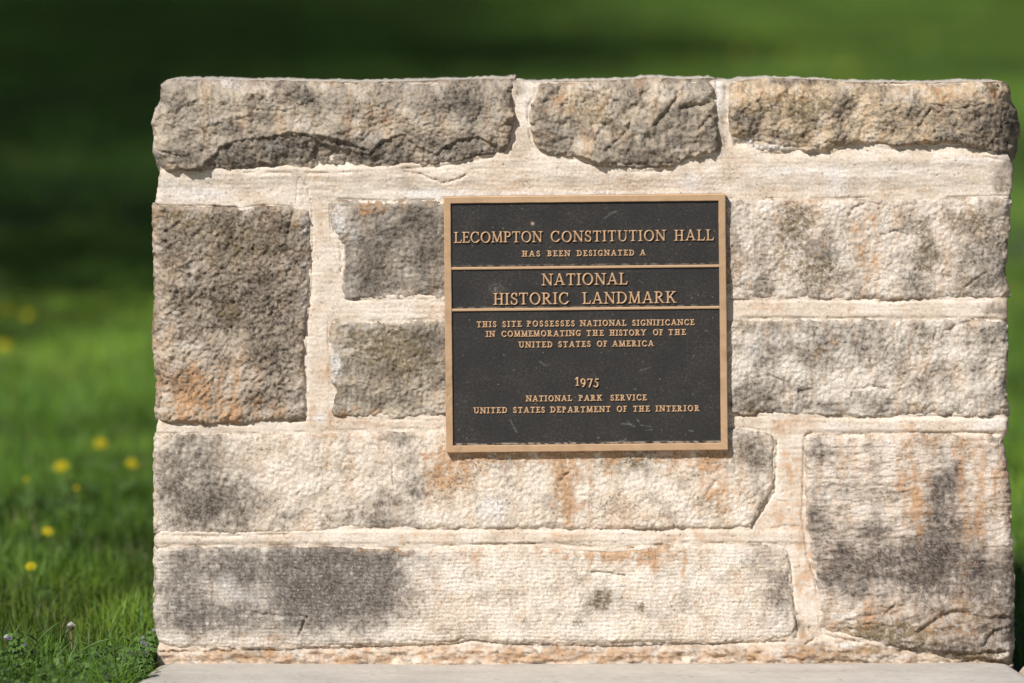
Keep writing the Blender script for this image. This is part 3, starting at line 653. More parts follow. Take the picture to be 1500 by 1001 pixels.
# frame as one mesh: outer/inner rounded profile swept round the rectangle
def frame():
    hw, hh = PW/2, PH/2; bw = 10.3
    prof = [(0, -3, 0), (0, FZ-1.2, 0), (.5, FZ-.3, 0), (1.3, FZ, 1), (bw-1.0, FZ, 1), (bw-.3, FZ-.5, 0), (bw, FZ-1.2, 0), (bw+.2, PZ-1, 0)]
    V, F, C = [], [], []
    segs = 90
    for side in range(4):
        pass
    ring_n = 4*segs
    for (ins, z, top) in prof:
        a, b = hw-ins, hh-ins
        cs = [(-a, -b), (a, -b), (a, b), (-a, b)]
        for s_ in range(4):
            p, q = cs[s_], cs[(s_+1) % 4]
            for t in range(segs):
                x = p[0]+(q[0]-p[0])*t/segs; y = p[1]+(q[1]-p[1])*t/segs
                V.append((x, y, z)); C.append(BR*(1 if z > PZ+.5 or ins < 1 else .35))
    V = np.array(V); C = np.array(C)
    V[:, 0] += .25*gn(V[:, 0]/30, V[:, 1]/30, 3); V[:, 1] += .25*gn(V[:, 0]/30, V[:, 1]/30, 4)
    C = C*(1+.10*fbm(V[:, 0]/40, V[:, 1]/9, 8, 3)+.06*fbm(V[:, 0]/4, V[:, 1]/4, 9, 2))[:, None]
    C = mix(C, .5*np.exp(-((V[:, 0]+PW/2-6)/9)**2-((V[:, 1]-95)/30)**2)*ss(-.2, .4, fbm(V[:, 0]/4, V[:, 1]/7, 12, 2)), BRD*2)
    C = mix(C, .30*ss(.15, .7, fbm(V[:, 0]/25, V[:, 1]/25, 19, 3)), lin((150, 118, 88), .8))
    for k in range(len(prof)-1):
        for i in range(ring_n):
            j = (i+1) % ring_n; F.append((k*ring_n+i, k*ring_n+j, (k+1)*ring_n+j, (k+1)*ring_n+i))
    F.append(tuple()) if False else None
    W = np.stack([V[:, 0]/PX, -V[:, 2]/PX, -V[:, 1]/PX], -1)
    o = link_mesh('frame', W, np.array(F), plaque, M_BRZ, False, C)
    return o
frame()
rbox('back_plate', -PW/2+1, PW/2-1, -PH/2+1, PH/2-1, -2.5, PZ-1.5, plaque, M_BRZ, .5)

def panel():
    x0, x1, y0, y1 = -PW/2+10.4, PW/2-10.4, -PH/2+10.4, PH/2-10.4
    res = 1.1; nx, ny = int((x1-x0)/res), int((y1-y0)/res)
    X, Y = np.meshgrid(np.linspace(x0, x1, nx), np.linspace(y0, y1, ny))
    Z = PZ + .12*fbm(X/3, Y/3, 5, 3) + .25*fbm(X/60, Y/60, 6, 2)
    c = np.ones(X.shape+(3,))*lin((40, 36, 33), .62)
    n1 = fbm(X/50, Y/40, 7, 4); n2 = fbm(X/4, Y/4, 8, 3); n5 = fbm(X/14, Y/60, 18, 3)
    c = c*(1+.22*n1+.16*n2+.12*n5)[..., None]
    dust = lin((150, 140, 128), .8)
    f1, f2, ci = worley(X/7, Y/7, 4)
    c = mix(c, .30*ss(.17, .08, f1)*(ci > .86)*ss(-.2, .6, n1), dust)
    c = mix(c, .05*ss(.1, .7, n2+.5*n1), dust)
    f1, f2, ci = worley(X/26, Y/26, 14)
    c = mix(c, .35*ss(.035, .02, f1)*(ci > .7), lin((200, 190, 175), .8))
    def L(px, py): return px-PCX, py-PCY
    scr = [([(885, 320), (895, 314), (905, 309)], .8, .55), ([(893, 312), (904, 309)], .6, .4), ([(746, 613), (750, 621), (755, 631)], .8, .6),
           ([(908, 620), (925, 621)], .9, .6), ([(918, 617), (925, 625)], .7, .6), ([(931, 614), (934, 617)], 1., .6), ([(936, 622), (952, 625)], .7, .5), ([(944, 630), (953, 629)], .7, .5),
           ([(1007, 631), (1013, 632)], 1.0, .75), ([(1032, 485), (1037, 486)], .9, .6), ([(935, 543), (952, 538)], .8, .45), ([(905, 645), (915, 644)], 1, .5), ([(868, 545), (872, 552)], .8, .4), ([(783, 322), (784, 323)], 0, 0),
           ([(905, 348), (912, 341)], .6, .25), ([(936, 410), (943, 416)], .7, .3), ([(790, 528), (799, 534)], 1.6, .35), ([(738, 517), (738, 519)], 1, .5), ([(965, 555), (966, 556)], 1, .7), ([(929, 570), (930, 570)], 1, .7), ([(873, 640), (875, 640)], 1, .7)]
    for pts, wd, st in scr:
        if wd == 0: continue
        q = [L(*p) for p in pts]; d = poly_dist(X+.6*n2, Y+.6*n2, q)
        c = mix(c, .42*st*np.exp(-(d/wd/.8)**2)*(.35+1.6*np.abs(n2)), lin((205, 200, 192), .8))
    c = mix(c, np.exp(-(np.hypot(X-(781.5-PCX), Y-(326-PCY))/2.0)**2), lin((205, 180, 150), .8))
    bl = np.exp(-(np.hypot((X-(727-PCX))/11, (Y-(421-PCY))/8))**2); c = mix(c, .35*bl*(.6+n2), dust)
    # grit gathered above the rails and the bottom border
    for yy, wt in ((PH/2-12.2, 1.), (PH/2-11.0, 1.), (PCY*0-85.2, .55), (-24.0, .55)):
        c = mix(c, wt*.75*np.exp(-((Y-yy)/1.1)**2)*ss(-.25, .35, fbm(X/11, Y/3, 33, 3)), lin((185, 165, 145), .8))
    W = np.stack([X/PX, -Z/PX, -Y/PX], -1).reshape(-1, 3)
    i = (np.arange(ny-1)[:, None]*nx + np.arange(nx-1)[None]).ravel()
    link_mesh('panel', W, np.stack([i, i+nx, i+1+nx, i+1], -1), plaque, M_PAN, True, np.clip(c, 0, 1).reshape(-1, 3))
panel()
for yc in (390.5-PCY, 451.2-PCY):
    rbox('rail', -PW/2+10, PW/2-10, yc-1.9, yc+1.9, PZ-1, FZ-1.2, plaque, M_BRZ, .8)

# ---- serif alphabet as distance fields (cap height 1)
def glyph(ch, t, s, e, f):
    """returns (width, field(x, y)) ; positive inside"""
    P = []
    box = lambda x0, y0, x1, y1: (lambda x, y: np.minimum.reduce([x-x0, x1-x, y-y0, y1-y]))
    def diag(x0, y0, x1, y1, w_, lo=None, hi=None):
        dx, dy = x1-x0, y1-y0; L = math.hypot(dx, dy); lo_ = min(y0, y1) if lo is None else lo; hi_ = max(y0, y1) if hi is None else hi
        return lambda x, y: np.minimum.reduce([w_/2-np.abs((x-x0)*dy-(y-y0)*dx)/L, y-lo_, hi_-y])
    def ring(cx, cy, rx, ry, ts, tt, clip=None):
        def g(x, y):
            o = (1-np.hypot((x-cx)/rx, (y-cy)/ry))*min(rx, ry)
            ix, iy = rx-ts, ry-tt
            n_ = (np.hypot((x-cx)/ix, (y-cy)/iy)-1)*min(ix, iy)
            r = np.minimum(o, n_)
            return np.minimum(r, clip(x, y)) if clip else r
        return g
    def serif(xc, y, l=e, r=e):
        y0, y1 = (0, f) if y == 0 else (1-f, 1)
        P.append(box(xc-l, y0, xc+r, y1))
        # bracket
        sg = 1 if y == 0 else -1; yb = f if y == 0 else 1-f
        P.append(lambda x, yy: np.minimum(np.minimum((l*.75-np.abs(x-xc))*.6 - (yy-yb)*sg*.9, (yy-yb)*sg+f), .2))
    def stem(x, w_=t, a=0, b=1, sb=True, st_=True):
        P.append(box(x-w_/2, a, x+w_/2, b))
        if sb: serif(x, 0)
        if st_: serif(x, 1)
    if ch == 'I': W_ = 2*e; stem(e)
    elif ch == 'H': W_ = .86; stem(e); stem(W_-e); P.append(box(e, .5-s/2, W_-e, .5+s/2))
    elif ch == 'L': W_ = .66; stem(e); P.append(box(e, 0, W_, s)); P.append(diag(W_-s*.8, 0, W_+.02, .30, s*1.0, 0, .28))
    elif ch in 'EF':
        W_ = .66 if ch == 'E' else .62; stem(e); P.append(box(e, 1-s, W_, 1)); P.append(box(W_-s, .78, W_, 1)); P.append(box(e, .52-s/2, W_-.16, .52+s/2)); P.append(box(W_-.16-s*.8, .40, W_-.16, .64))
        if ch == 'E': P.append(box(e, 0, W_, s)); P.append(diag(W_-s*.8, 0, W_+.04, .26, s, 0, .25))
    elif ch == 'T': W_ = .76; stem(W_/2, st_=False); P.append(box(.02, 1-s, W_-.02, 1)); P.append(box(.0, .76, s, 1)); P.append(box(W_-s, .76, W_, 1))
    elif ch == 'A': W_ = .92; P.append(diag(.13, 0, .45, 1.0, s*1.1)); P.append(diag(.78, 0, .45, 1.02, t, 0, 1)); P.append(box(.22, .33-s/2, .68, .33+s/2)); serif(.13, 0, .14, .13); serif(.78, 0, .15, .15)
    elif ch == 'V': W_ = .9; P.append(diag(.14, 1, .46, 0, t)); P.append(diag(.78, 1, .46, 0, s*1.1)); serif(.14, 1, .15, .15); serif(.78, 1, .14, .13)
    elif ch == 'M': W_ = 1.04; P.append(diag(.13, 0, .20, 1, s*1.1)); P.append(diag(.18, 1, .52, 0.02, t)); P.append(diag(.86, 1, .52, 0.02, s*1.1)); P.append(diag(.91, 0, .85, 1, t)); serif(.13, 0, .13, .13); serif(.91, 0, .14, .13); serif(.17, 1, .12, .05); serif(.87, 1, .05, .12)
    elif ch == 'N': W_ = .92; stem(.15, s*1.1, st_=False); stem(.78, s*1.1, sb=False); P.append(diag(.13, 1, .78, 0, t)); serif(.13, 1, .13, .08)
    elif ch == 'O': W_ = .94; P.append(ring(.47, .5, .47, .52, t, s))
    elif ch in 'CG':
        W_ = .86; cl = lambda x, y: np.maximum(.58-x, np.abs(y-.5)-.25)
        P.append(ring(.46, .5, .46, .52, t, s, lambda x, y: np.minimum(cl(x, y), .80-x))); P.append(box(.76-s*.6, .66, .80, .98))
        if ch == 'C': P.append(diag(.70, .16, .82, .24, s*.9, .08, .27))
        else: P.append(box(.80-t, .06, .80, .44)); P.append(box(.80-t-.12, .44-f, .86, .44))
    elif ch == 'D': W_ = .88; stem(e); P.append(ring(.36, .5, .52, .5, t, s, lambda x, y: x-.33)); P.append(box(e, 1-s, .40, 1)); P.append(box(e, 0, .40, s))
    elif ch in 'PRB':
        W_ = {'P': .70, 'R': .84, 'B': .72}[ch]; stem(e)
        P.append(ring(.34, .74, .34, .26, t, s, lambda x, y: x-.30)); P.append(box(e, 1-s, .36, 1)); P.append(box(e, .48, .36, .48+s))
        if ch == 'R': P.append(diag(.34, .52, .72, 0, t, 0, .54)); P.append(box(.62, 0, .86, f))
        if ch == 'B': P.append(ring(.34, .27, .38, .27, t, s, lambda x, y: x-.30)); P.append(box(e, 0, .36, s)); P.append(box(e, .54-s, .36, .54))
    elif ch == 'S':
        W_ = .62; c0 = .31; tt = t*.85
        P.append(ring(c0, .745, .27, .27, tt, s, lambda x, y: np.maximum(c0-x, y-.76))); P.append(ring(c0, .255, .30, .275, tt, s, lambda x, y: np.maximum(x-c0, .24-y)))
        P.append(diag(.13, .64, .50, .36, tt*1.05, .40, .62)); P.append(box(.56-s, .68, .57, .97)); P.append(box(.02, .03, .02+s, .32))
    elif ch == 'U':
        W_ = .90; P.append(box(e-t/2, .34, e+t/2, 1)); P.append(box(.76-s/2, .34, .76+s/2, 1)); serif(e, 1); serif(.76, 1, .13, .13)
        x0, x1 = e-t/2, .76+s/2; P.append(ring((x0+x1)/2, .36, (x1-x0)/2, .38, (t+s)/2, s*1.1, lambda x, y: .37-y))
    elif ch == 'Y': W_ = .86; P.append(box(.43-t/2, 0, .43+t/2, .48)); serif(.43, 0); P.append(diag(.14, 1, .44, .42, t)); P.append(diag(.74, 1, .43, .42, s*1.1)); serif(.14, 1, .14, .13); serif(.74, 1, .13, .13)
    elif ch == 'K': W_ = .90; stem(e); P.append(diag(.70, 1, .24, .42, s*1.1)); P.append(diag(.36, .60, .74, 0, t)); serif(.68, 1, .13, .13); P.append(box(.62, 0, .90, f))
    elif ch == '1': W_ = .46; stem(.24, st_=False); P.append(diag(.02, .76, .24, 1.0, s*1.3, .72, 1.0))
    elif ch == '9': W_ = .66; P.append(ring(.32, .48, .31, .34, t, s*1.1)); P.append(ring(.14, .42, .50, .62, t, s, lambda x, y: np.minimum(x-.2, .46-y))); 
    elif ch == '7': W_ = .66; P.append(box(.04, .80-s*1.2, .64, .80)); P.append(box(.03, .58, .03+s, .80)); P.append(diag(.60, .78, .26, -.22, t*.9))
    elif ch == '5': W_ = .62; P.append(ring(.24, .12, .34, .34, t, s*1.1, lambda x, y: np.maximum(x-.2, -.02-y))); P.append(diag(.18, .40, .26, .80, s)); P.append(box(.22, .80-s*1.3, .60, .80))
    else: W_ = .4
    def F(x, y):
        r = P[0](x, y)
        for p in P[1:]: r = np.maximum(r, p(x, y))
        return r
    return W_, F

_gm = {}
def glyph_mesh(ch, cap, weight):
    key = (ch, cap, weight)
    if key in _gm: return _gm[key]
    t, s, e, f = (.165, .085, .17, .07) if weight == 'large' else ((.22, .15, .21, .12) if weight == 'small' else (.19, .10, .19, .09))
    W_, F = glyph(ch, t, s, e, f)
    step = .42 if cap > 11 else .33
    m = 1.4
    y0 = -.28*cap if ch in '975' else -m
    xs = np.arange(-m, W_*cap+m+step, step); ys = np.arange(y0, cap+m+step, step)
    X, Y = np.meshgrid(xs, ys)
    d = F(X/cap, Y/cap)*cap
    hgt = 2.9 if cap > 11 else 2.0
    d2 = d + .10*gn(X/1.7, Y/1.7, ord(ch))
    Z = -.6 + (hgt+.6)*ss(-.55, .35, d2) + .22*ss(.3, 1.2, d2)
    keep = d > -1.15
    nx = len(xs); ny = len(ys)
    i = (np.arange(ny-1)[:, None]*nx + np.arange(nx-1)[None]).ravel()
    q = np.stack([i, i+1, i+1+nx, i+nx], -1)
    kk = keep.ravel(); q = q[kk[q].any(1)]
    used = np.unique(q); remap = np.full(nx*ny, -1); remap[used] = np.arange(len(used))
    V = np.stack([X.ravel()/PX, -Z.ravel()/PX, Y.ravel()/PX], -1)[used]
    tm = ss(-.45, .05, d2).ravel()[used][:, None]
    C = BRD*(1-tm) + BR*1.08*tm
    o = link_mesh('letter', V, remap[q], plaque, M_BRZ, True, C)
    me = o.data; bpy.data.objects.remove(o)
    _gm[key] = (W_*cap, me); return _gm[key]

def word(txt, x0, x1, base, cap, weight):
    """x0..x1 and baseline in photo px (baseline measured at the plaque's centre line)"""
    ws = [glyph_mesh(c, cap, weight) for c in txt]
    tot = sum(w_[0] for w_ in ws)
    gap = (x1-x0-tot)/max(1, len(txt)-1) if len(txt) > 1 else 0
    sx = 1.0
    if len(txt) > 1:
        gmin = .10*cap
        if gap < gmin: sx = (x1-x0-gmin*(len(txt)-1))/tot; gap = gmin
        elif gap > .30*cap: sx = min(1.22, (x1-x0-.30*cap*(len(txt)-1))/tot); gap = (x1-x0-tot*sx)/(len(txt)-1)
    x = x0
    for c, (gw, me) in zip(txt, ws):
        o = bpy.data.objects.new('letter', me); COL.objects.link(o); o.parent = plaque
        o.location = ((x-PCX)/PX, -PZ/PX, -(base-PCY)/PX - random.uniform(-.15, .15)/PX); o.scale = (sx, 1, 1)
        o.rotation_euler = (0, random.gauss(0, .008), 0)
        x += gw*sx+gap
for L_ in [
  ('LECOMPTON', 667, 795.5, 353.2, 15.8, 'large'), ('CONSTITUTION', 808, 976, 353.2, 15.8, 'large'), ('HALL', 989, 1046, 353.2, 15.8, 'large'),
  ('HAS', 766, 792.5, 374.3, 8.4, 'small'), ('BEEN', 803, 836, 374.3, 8.4, 'small'), ('DESIGNATED', 846, 930, 374.3, 8.4, 'small'), ('A', 938.6, 947, 374.3, 8.4, 'small'),
  ('NATIONAL', 794.6, 919, 416.6, 17.0, 'large'), ('HISTORIC', 723.6, 833.6, 444.3, 17.0, 'large'), ('LANDMARK', 854, 991, 444.3, 17.0, 'large'),
  ('THIS', 698.7, 727.4, 476.9, 8.6, 'small'), ('SITE', 736, 764, 476.9, 8.6, 'small'), ('POSSESSES', 772, 842, 476.9, 8.6, 'small'), ('NATIONAL', 850, 917, 476.9, 8.6, 'small'), ('SIGNIFICANCE', 926, 1016.6, 476.9, 8.6, 'small'),
  ('IN', 712, 725, 491.3, 8.6, 'small'), ('COMMEMORATING', 734.5, 850.6, 491.3, 8.6, 'small'), ('THE', 859, 884, 491.3, 8.6, 'small'), ('HISTORY', 893, 946, 491.3, 8.6, 'small'), ('OF', 956, 971, 491.3, 8.6, 'small'), ('THE', 979, 1004, 491.3, 8.6, 'small'),
  ('UNITED', 759.7, 809, 507.3, 8.6, 'small'), ('STATES', 817.5, 865, 507.3, 8.6, 'small'), ('OF', 874, 889, 507.3, 8.6, 'small'), ('AMERICA', 896.7, 957, 507.3, 8.6, 'small'),
  ('1975', 842, 876.4, 563.8, 12.6, 'mid'),
  ('NATIONAL', 769.7, 836.5, 586.2, 8.5, 'small'), ('PARK', 846.8, 881, 586.2, 8.5, 'small'), ('SERVICE', 893, 945.7, 586.2, 8.5, 'small'),
  ('UNITED', 692.8, 741.8, 602.8, 8.6, 'small'), ('STATES', 750.6, 797, 602.8, 8.6, 'small'), ('DEPARTMENT', 805, 893, 602.8, 8.6, 'small'), ('OF', 902, 917, 602.8, 8.6, 'small'), ('THE', 926, 950, 602.8, 8.6, 'small'), ('INTERIOR', 959, 1023, 602.8, 8.6, 'small')]:
    word(*L_)

# ------------------------------------------------------------------ pavement
pav = empty('pavement', (0, -.5, 0)); pav['kind'] = 'structure'
M_CONC = stone_mat('concrete', .30, .16, .9, 420)
def slab(x0, x1, y0, y1, sk0, sk1, seed, tint):
    """skew: x shift of each edge per metre towards the camera"""
    res = .006
    nx, ny = int((x1-x0)/res), int((y1-y0)/res)
    ny = min(ny, 160)
    yy = y1-(y1-y0)*(np.linspace(0, 1, ny)**1.8)
    U, Y = np.meshgrid(np.linspace(0, 1, nx), yy)
    xa, xb = x0+sk0*(-Y), x1+sk1*(-Y)
    ed = .004*fbm(Y*25, Y*0+seed, seed, 3)
    X = xa+(xb-xa)*U + ed*(np.abs(U-.5)*2)**8
    d = np.minimum(np.minimum(X-xa, xb-X), Y-y0)
    Z = .0008*fbm(X*60, Y*60, seed, 4)+.002*fbm(X*3, Y*3, seed+1, 2) - .012*np.exp(-np.maximum(d, 0)/.005)
    n1 = fbm(X*9, Y*9, seed+3, 4); n2 = fbm(X*90, Y*90, seed+4, 3); n3 = fbm(X*2.5, Y*30, seed+6, 3)
    c = np.ones(X.shape+(3,))*A(*tint)
    c = c*(1+.13*n1+.09*n2+.07*n3)[..., None]
    f1, f2, ci = worley(X*55, Y*55, seed+2)
    c = mix(c, .6*ss(.16, .06, f1)*(ci > .86), A(120, 104, 86))
    c = mix(c, .45*np.exp(-np.maximum(.0-Y, 0)/.012)*ss(-.3, .5, n2+n1), A(190, 150, 112))
    i = (np.arange(ny-1)[:, None]*nx + np.arange(nx-1)[None]).ravel()
    V = np.stack([X, Y, Z], -1).reshape(-1, 3); C = c.reshape(-1, 3)
    F = np.stack([i, i+nx, i+1+nx, i+1], -1)
    idx = np.arange(nx*ny).reshape(ny, nx)
    loop = np.concatenate([idx[0, :-1], idx[:-1, -1], idx[-1, :0:-1], idx[:0:-1, 0]])
    Vb = V[loop].copy(); Vb[:, 2] = -.12
    cur = len(V)+np.arange(len(loop))
    F2 = np.stack([loop, np.roll(loop, -1), np.roll(cur, -1), cur], -1)
    o = link_mesh('slab', np.concatenate([V, Vb]), [F, F2], pav, M_CONC, True, np.concatenate([C, C[loop]*.8]))
    o.location = (0, .5, 0)
slab(-.578, .812, -1.6, .02, -.12, .14, 5, (205, 197, 186))
slab(.822, 2.3, -1.6, -.015, .14, .0, 15, (198, 176, 156))

# ------------------------------------------------------------------ lawn
def in_stone(x, y):
    return ((x > -.60) & (x < .828) & (y > -.02) & (y < .37)) | ((x > -.575+.12*y) & (y < .02) & (y > -1.7) & (x < 2.4))
def wide(x, y):                     # close to the view wedge of the photograph
    return np.abs(x) < (.87+.0)*(D+y)/D + .25

def blades(n, x0, x1, y0, y1, h, wd, seg, seed, keep=None, lean=.5, pale=1.0, coarse=0):
    r = np.random.default_rng(seed)
    x = r.uniform(x0, x1, n); y = r.uniform(y0, y1, n)
    k = ~in_stone(x, y)
    if keep is not None: k &= keep(x, y)
    x, y = x[k], y[k]; n = len(x)
    clump = fbm(x*2.2, y*2.2, 31, 3); tuft = fbm(x*9, y*9, 33, 2)
    hh = h*(.55+.9*r.random(n)**1.4)*(1+.35*clump+.25*tuft); hh = np.maximum(hh, h*.3)
    ww = wd*r.uniform(.7, 1.3, n)
    a = r.uniform(0, 2*np.pi, n); la = r.uniform(0, 2*np.pi, n); le = np.abs(r.normal(0, lean, n))*hh
    dx, dy = np.cos(a)*ww/2, np.sin(a)*ww/2; lx, ly = np.cos(la)*le, np.sin(la)*le
    z0 = -.024+.03*fbm(x/3.1, y/3.1, 2, 3)*ss(.8, 3.0, np.hypot(np.maximum(np.abs(x)-.9, 0), np.maximum(np.abs(y)-.6, 0)))
    base = np.stack([x, y, z0], -1)
    rows = []
    ts = np.linspace(0, 1, seg+1)
    for t in ts[:-1]:
        c = base + np.stack([lx*t*t, ly*t*t, hh*(t-.22*t*t*(le/hh))], -1); wv = (1-.55*t)
        o = np.stack([dx*wv, dy*wv, 0*dx], -1); rows += [c-o, c+o]
    tip = base+np.stack([lx, ly, hh*(1-.22*(le/hh))], -1)
    rows.append(tip)
    V = np.stack(rows, 1); m = V.shape[1]
    b = (np.arange(n)*m)[:, None]
    F = []
    for k_ in range(seg-1):
        o = 2*k_; F.append(b+np.array([[o, o+1, o+3, o+2]]))
    Ft = b+np.array([[m-3, m-2, m-1]])
    q = np.concatenate(F) if F else None
    hue = fbm(x*.9, y*.9, 35, 3) +.5*r.normal(0, .6, n)*.6 + .5*fbm(x/2.2, y/3.5, 37, 2); val = 1+.12*r.normal(0, 1, n)+.5*clump+.45*fbm(x/1.6, y/2.6, 39, 3)+.5*fbm(x/1.0, y/6.0, 44, 3)
    g1 = np.array([.070, .135, .014]); g2 = np.array([.125, .190, .022]); g3 = np.array([.085, .165, .060])
    t1 = ss(-.5, .9, hue)[:, None]; t3 = (r.random(n) < .18)[:, None]*.7
    c = (g1*(1-t1)+g2*t1)*1.5; c = c*(1-t3)+g3*t3; c = c*np.clip(val, .35, 1.8)[:, None]*pale
    dead = (r.random(n) < .03)[:, None]; c = np.where(dead, np.array([.22, .18, .09]), c)
    Cc = np.repeat(c, m, 0)
    return V.reshape(-1, 3), q, Ft, Cc

def merge_link(name, parts, mat, smooth=False):
    Vs, Qs, Ts, Cs = [], [], [], []; o = 0
    for V, q, t, c in parts:
        Vs.append(V); Cs.append(c)
        if q is not None: Qs.append(q+o)
        Ts.append(t+o); o += len(V)
    Fs = ([np.concatenate(Qs)] if Qs else []) + [np.concatenate(Ts)]
    return link_mesh(name, np.concatenate(Vs), Fs, None, mat, smooth, np.concatenate(Cs))

near = lambda x, y: wide(x, y)
parts = [
  blades(8500, -1.3, -.56, -.62, .25, .058, .0030, 3, 8, lean=.8, pale=1.15),
  blades(21000, -1.35, -.55, -.60, 1.6, .048, .0034, 3, 1, pale=1.15),
  blades(110000, -2.3, -.5, 1.6, 11, .046, .0048, 2, 2, lambda x, y: (x > -(.87*(D+y)/D+.3)) & (x < -(.50*(D+y)/D)), pale=1.08),
  blades(45000, .80, 2.2, -.3, 9, .058, .0042, 2, 7, lambda x, y: (x < .87*(D+y)/D+.3)),
  blades(60000, -6, 6, 11, 24, .065, .010, 1, 3, wide),
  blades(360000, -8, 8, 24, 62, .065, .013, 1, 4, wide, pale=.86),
  blades(110000, -6, 6, -2, 24, .060, .009, 1, 5, lambda x, y: ~((x > -(.87*(D+y)/D+.3)) & (x < -(.50*(D+y)/D)) & (y < 11) & (y > -.6))),
  blades(60000, -20, 20, -4, 70, .07, .025, 1, 6, lambda x, y: ~wide(x, y)),
]
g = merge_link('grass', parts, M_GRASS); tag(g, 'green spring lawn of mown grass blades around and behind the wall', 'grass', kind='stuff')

# ------------------------------------------------------------------ weeds and flowers
def fan_leaf(cx, cy, cz, r, nx, ny, nz, rot, lobes, rg):
    """small scalloped leaf: fan of points round a centre"""
    n = Vector((nx, ny, nz)).normalized(); u = n.orthogonal().normalized(); v = n.cross(u)
    m = 10; pts = [(cx, cy, cz)]
    for k in range(m+1):
        a = rot + (k/m)*math.radians(300) ; rr = r*(1-.22*(k % 2))*(1 if .1 < k/m < .9 else .8)
        p = Vector((cx, cy, cz)) + u*math.cos(a)*rr + v*math.sin(a)*rr + n*(-.25*r*rg.random())
        pts.append(tuple(p))
    return pts, [(0, k, k+1) for k in range(1, m+1)]

def weed_cover():
    r = random.Random(4); V, F, C = [], [], []
    for _ in range(6200):
        x = r.uniform(-1.25, -.585); y = r.uniform(-.75, .10)
        if in_stone(np.array([x]), np.array([y]))[0]: continue
        z = r.uniform(-.01, .040)*(1.0 if y < -.02 else .55)*(1-.35*max(0, -.62-x)/.6)
        pts, fs = fan_leaf(x, y, z, r.uniform(.0028, .0075), r.gauss(0, .55), r.gauss(-.35, .5), 1, r.uniform(0, 6.28), 5, r)
        o = len(V); V += pts; F += [(a+o, b+o, c+o) for a, b, c in fs]
        g_ = r.choice([(.085, .155, .028), (.065, .125, .025), (.12, .185, .045), (.06, .10, .03)]); k = r.uniform(.45, 1.2)
        C += [tuple(q*k for q in g_)]*len(pts)
    o = link_mesh('weed_cover', np.array(V), np.array(F), None, M_LEAF, False, np.array(C))
    tag(o, 'low scalloped leaves of creeping weeds at the foot of the wall by the pavement edge', 'weeds', kind='stuff')
weed_cover()

def tube(p0, p1, r0, r1, n=6, bend=0.0, seg=4):
    p0, p1 = Vector(p0), Vector(p1); d = (p1-p0); side = d.orthogonal().normalized(); V, F = [], []
    t_ = d.normalized(); u = side; v = t_.cross(u)
    for k in range(seg+1):
        t = k/seg; c = p0+d*t + side*bend*math.sin(math.pi*t); rr = r0+(r1-r0)*t
        for i in range(n):
            a = 2*math.pi*i/n; V.append(tuple(c+u*math.cos(a)*rr+v*math.sin(a)*rr))
    for k in range(seg):
        for i in range(n):
            j = (i+1) % n; F.append((k*n+i, k*n+j, (k+1)*n+j, (k+1)*n+i))
    return V, F

def wp(px, row, y):
    """world point seen at photo pixel (px, row) at depth y behind the wall face"""
    k = (D+y)/D
    return ((px-750)/PX*k, y, CAMZ+((972-row)/PX-CAMZ)*k)
def depth_of(row, z=0.0):
    v = CAMZ-(972-row)/PX      # drop below the lens at the wall plane
    return D*(CAMZ-z)/v - D

def flower_head(c, r, n_pet, tilt, col, col2, parent, name, rg, length=1.0, rise=.25):
    V, F, C = [], [], []
    ax = Vector(tilt).normalized(); u = ax.orthogonal().normalized(); v = ax.cross(u); c = Vector(c)
    for layer in range(4):
        lr = r*(1-.22*layer)
        for k in range(n_pet):
            a = 2*math.pi*(k+.3*layer+rg.uniform(-.2, .2))/n_pet; d = u*math.cos(a)+v*math.sin(a); s = u*-math.sin(a)+v*math.cos(a)
            wv = lr*2.4/n_pet; up = ax*(r*rise*(.3+layer*.35))
            b = c + ax*(.05*r*layer); m_ = b+d*lr*.6*length+up*.8; e_ = b+d*lr*length+up*rg.uniform(.5, 1.1)
            o = len(V); V += [tuple(b), tuple(m_-s*wv/2), tuple(e_), tuple(m_+s*wv/2)]; F.append((o, o+1, o+2, o+3))
            cc = col if layer < 3 else col2
            C += [cc]*4
    return link_mesh(name, np.array(V), np.array(F), parent, M_PETAL, False, np.array(C))

def solid_col(V, c): return np.tile(np.array(c), (len(V), 1))

def dandelion(px, row, label, z=.055, r=.016, seed=0):
    rg = random.Random(seed)
    y = depth_of(row, z); x, _, zz = wp(px, row, y)
    root = empty('dandelion', (x, y, -.02), label, 'dandelion', 'yellow dandelions in bloom on the lawn')
    h = z+.02
    V, F = tube((0, 0, 0), (0, 0, h-.004), .0016, .0013, 6, .003)
    link_mesh('stem', np.array(V), np.array(F), root, M_LEAF, True, solid_col(V, (.16, .20, .07)))
    flower_head((0, 0, h-.004), r, 18, (rg.uniform(-.2, .2), -.75, 1), (.56, .47, .012), (.55, .40, .010), root, 'flower_head', rg)
    V, F, C = [], [], []
    for k in range(6):
        a = k*1.05+rg.random(); L_ = rg.uniform(.05, .09); d = Vector((math.cos(a), math.sin(a), 0)); s = Vector((-math.sin(a), math.cos(a), 0))
        o = len(V)
        for t, ww in ((0, .002), (.35, .008), (.6, .013), (.8, .012), (1, .001)):
            c = d*L_*t+Vector((0, 0, .012+.02*math.sin(t*3))); V += [tuple(c-s*ww), tuple(c+s*ww)]
        for q in range(4): F.append((o+2*q, o+2*q+1, o+2*q+3, o+2*q+2))
    link_mesh('leaf_rosette', np.array(V), np.array(F), root, M_LEAF, False, solid_col(V, (.07, .13, .025)))
    return root

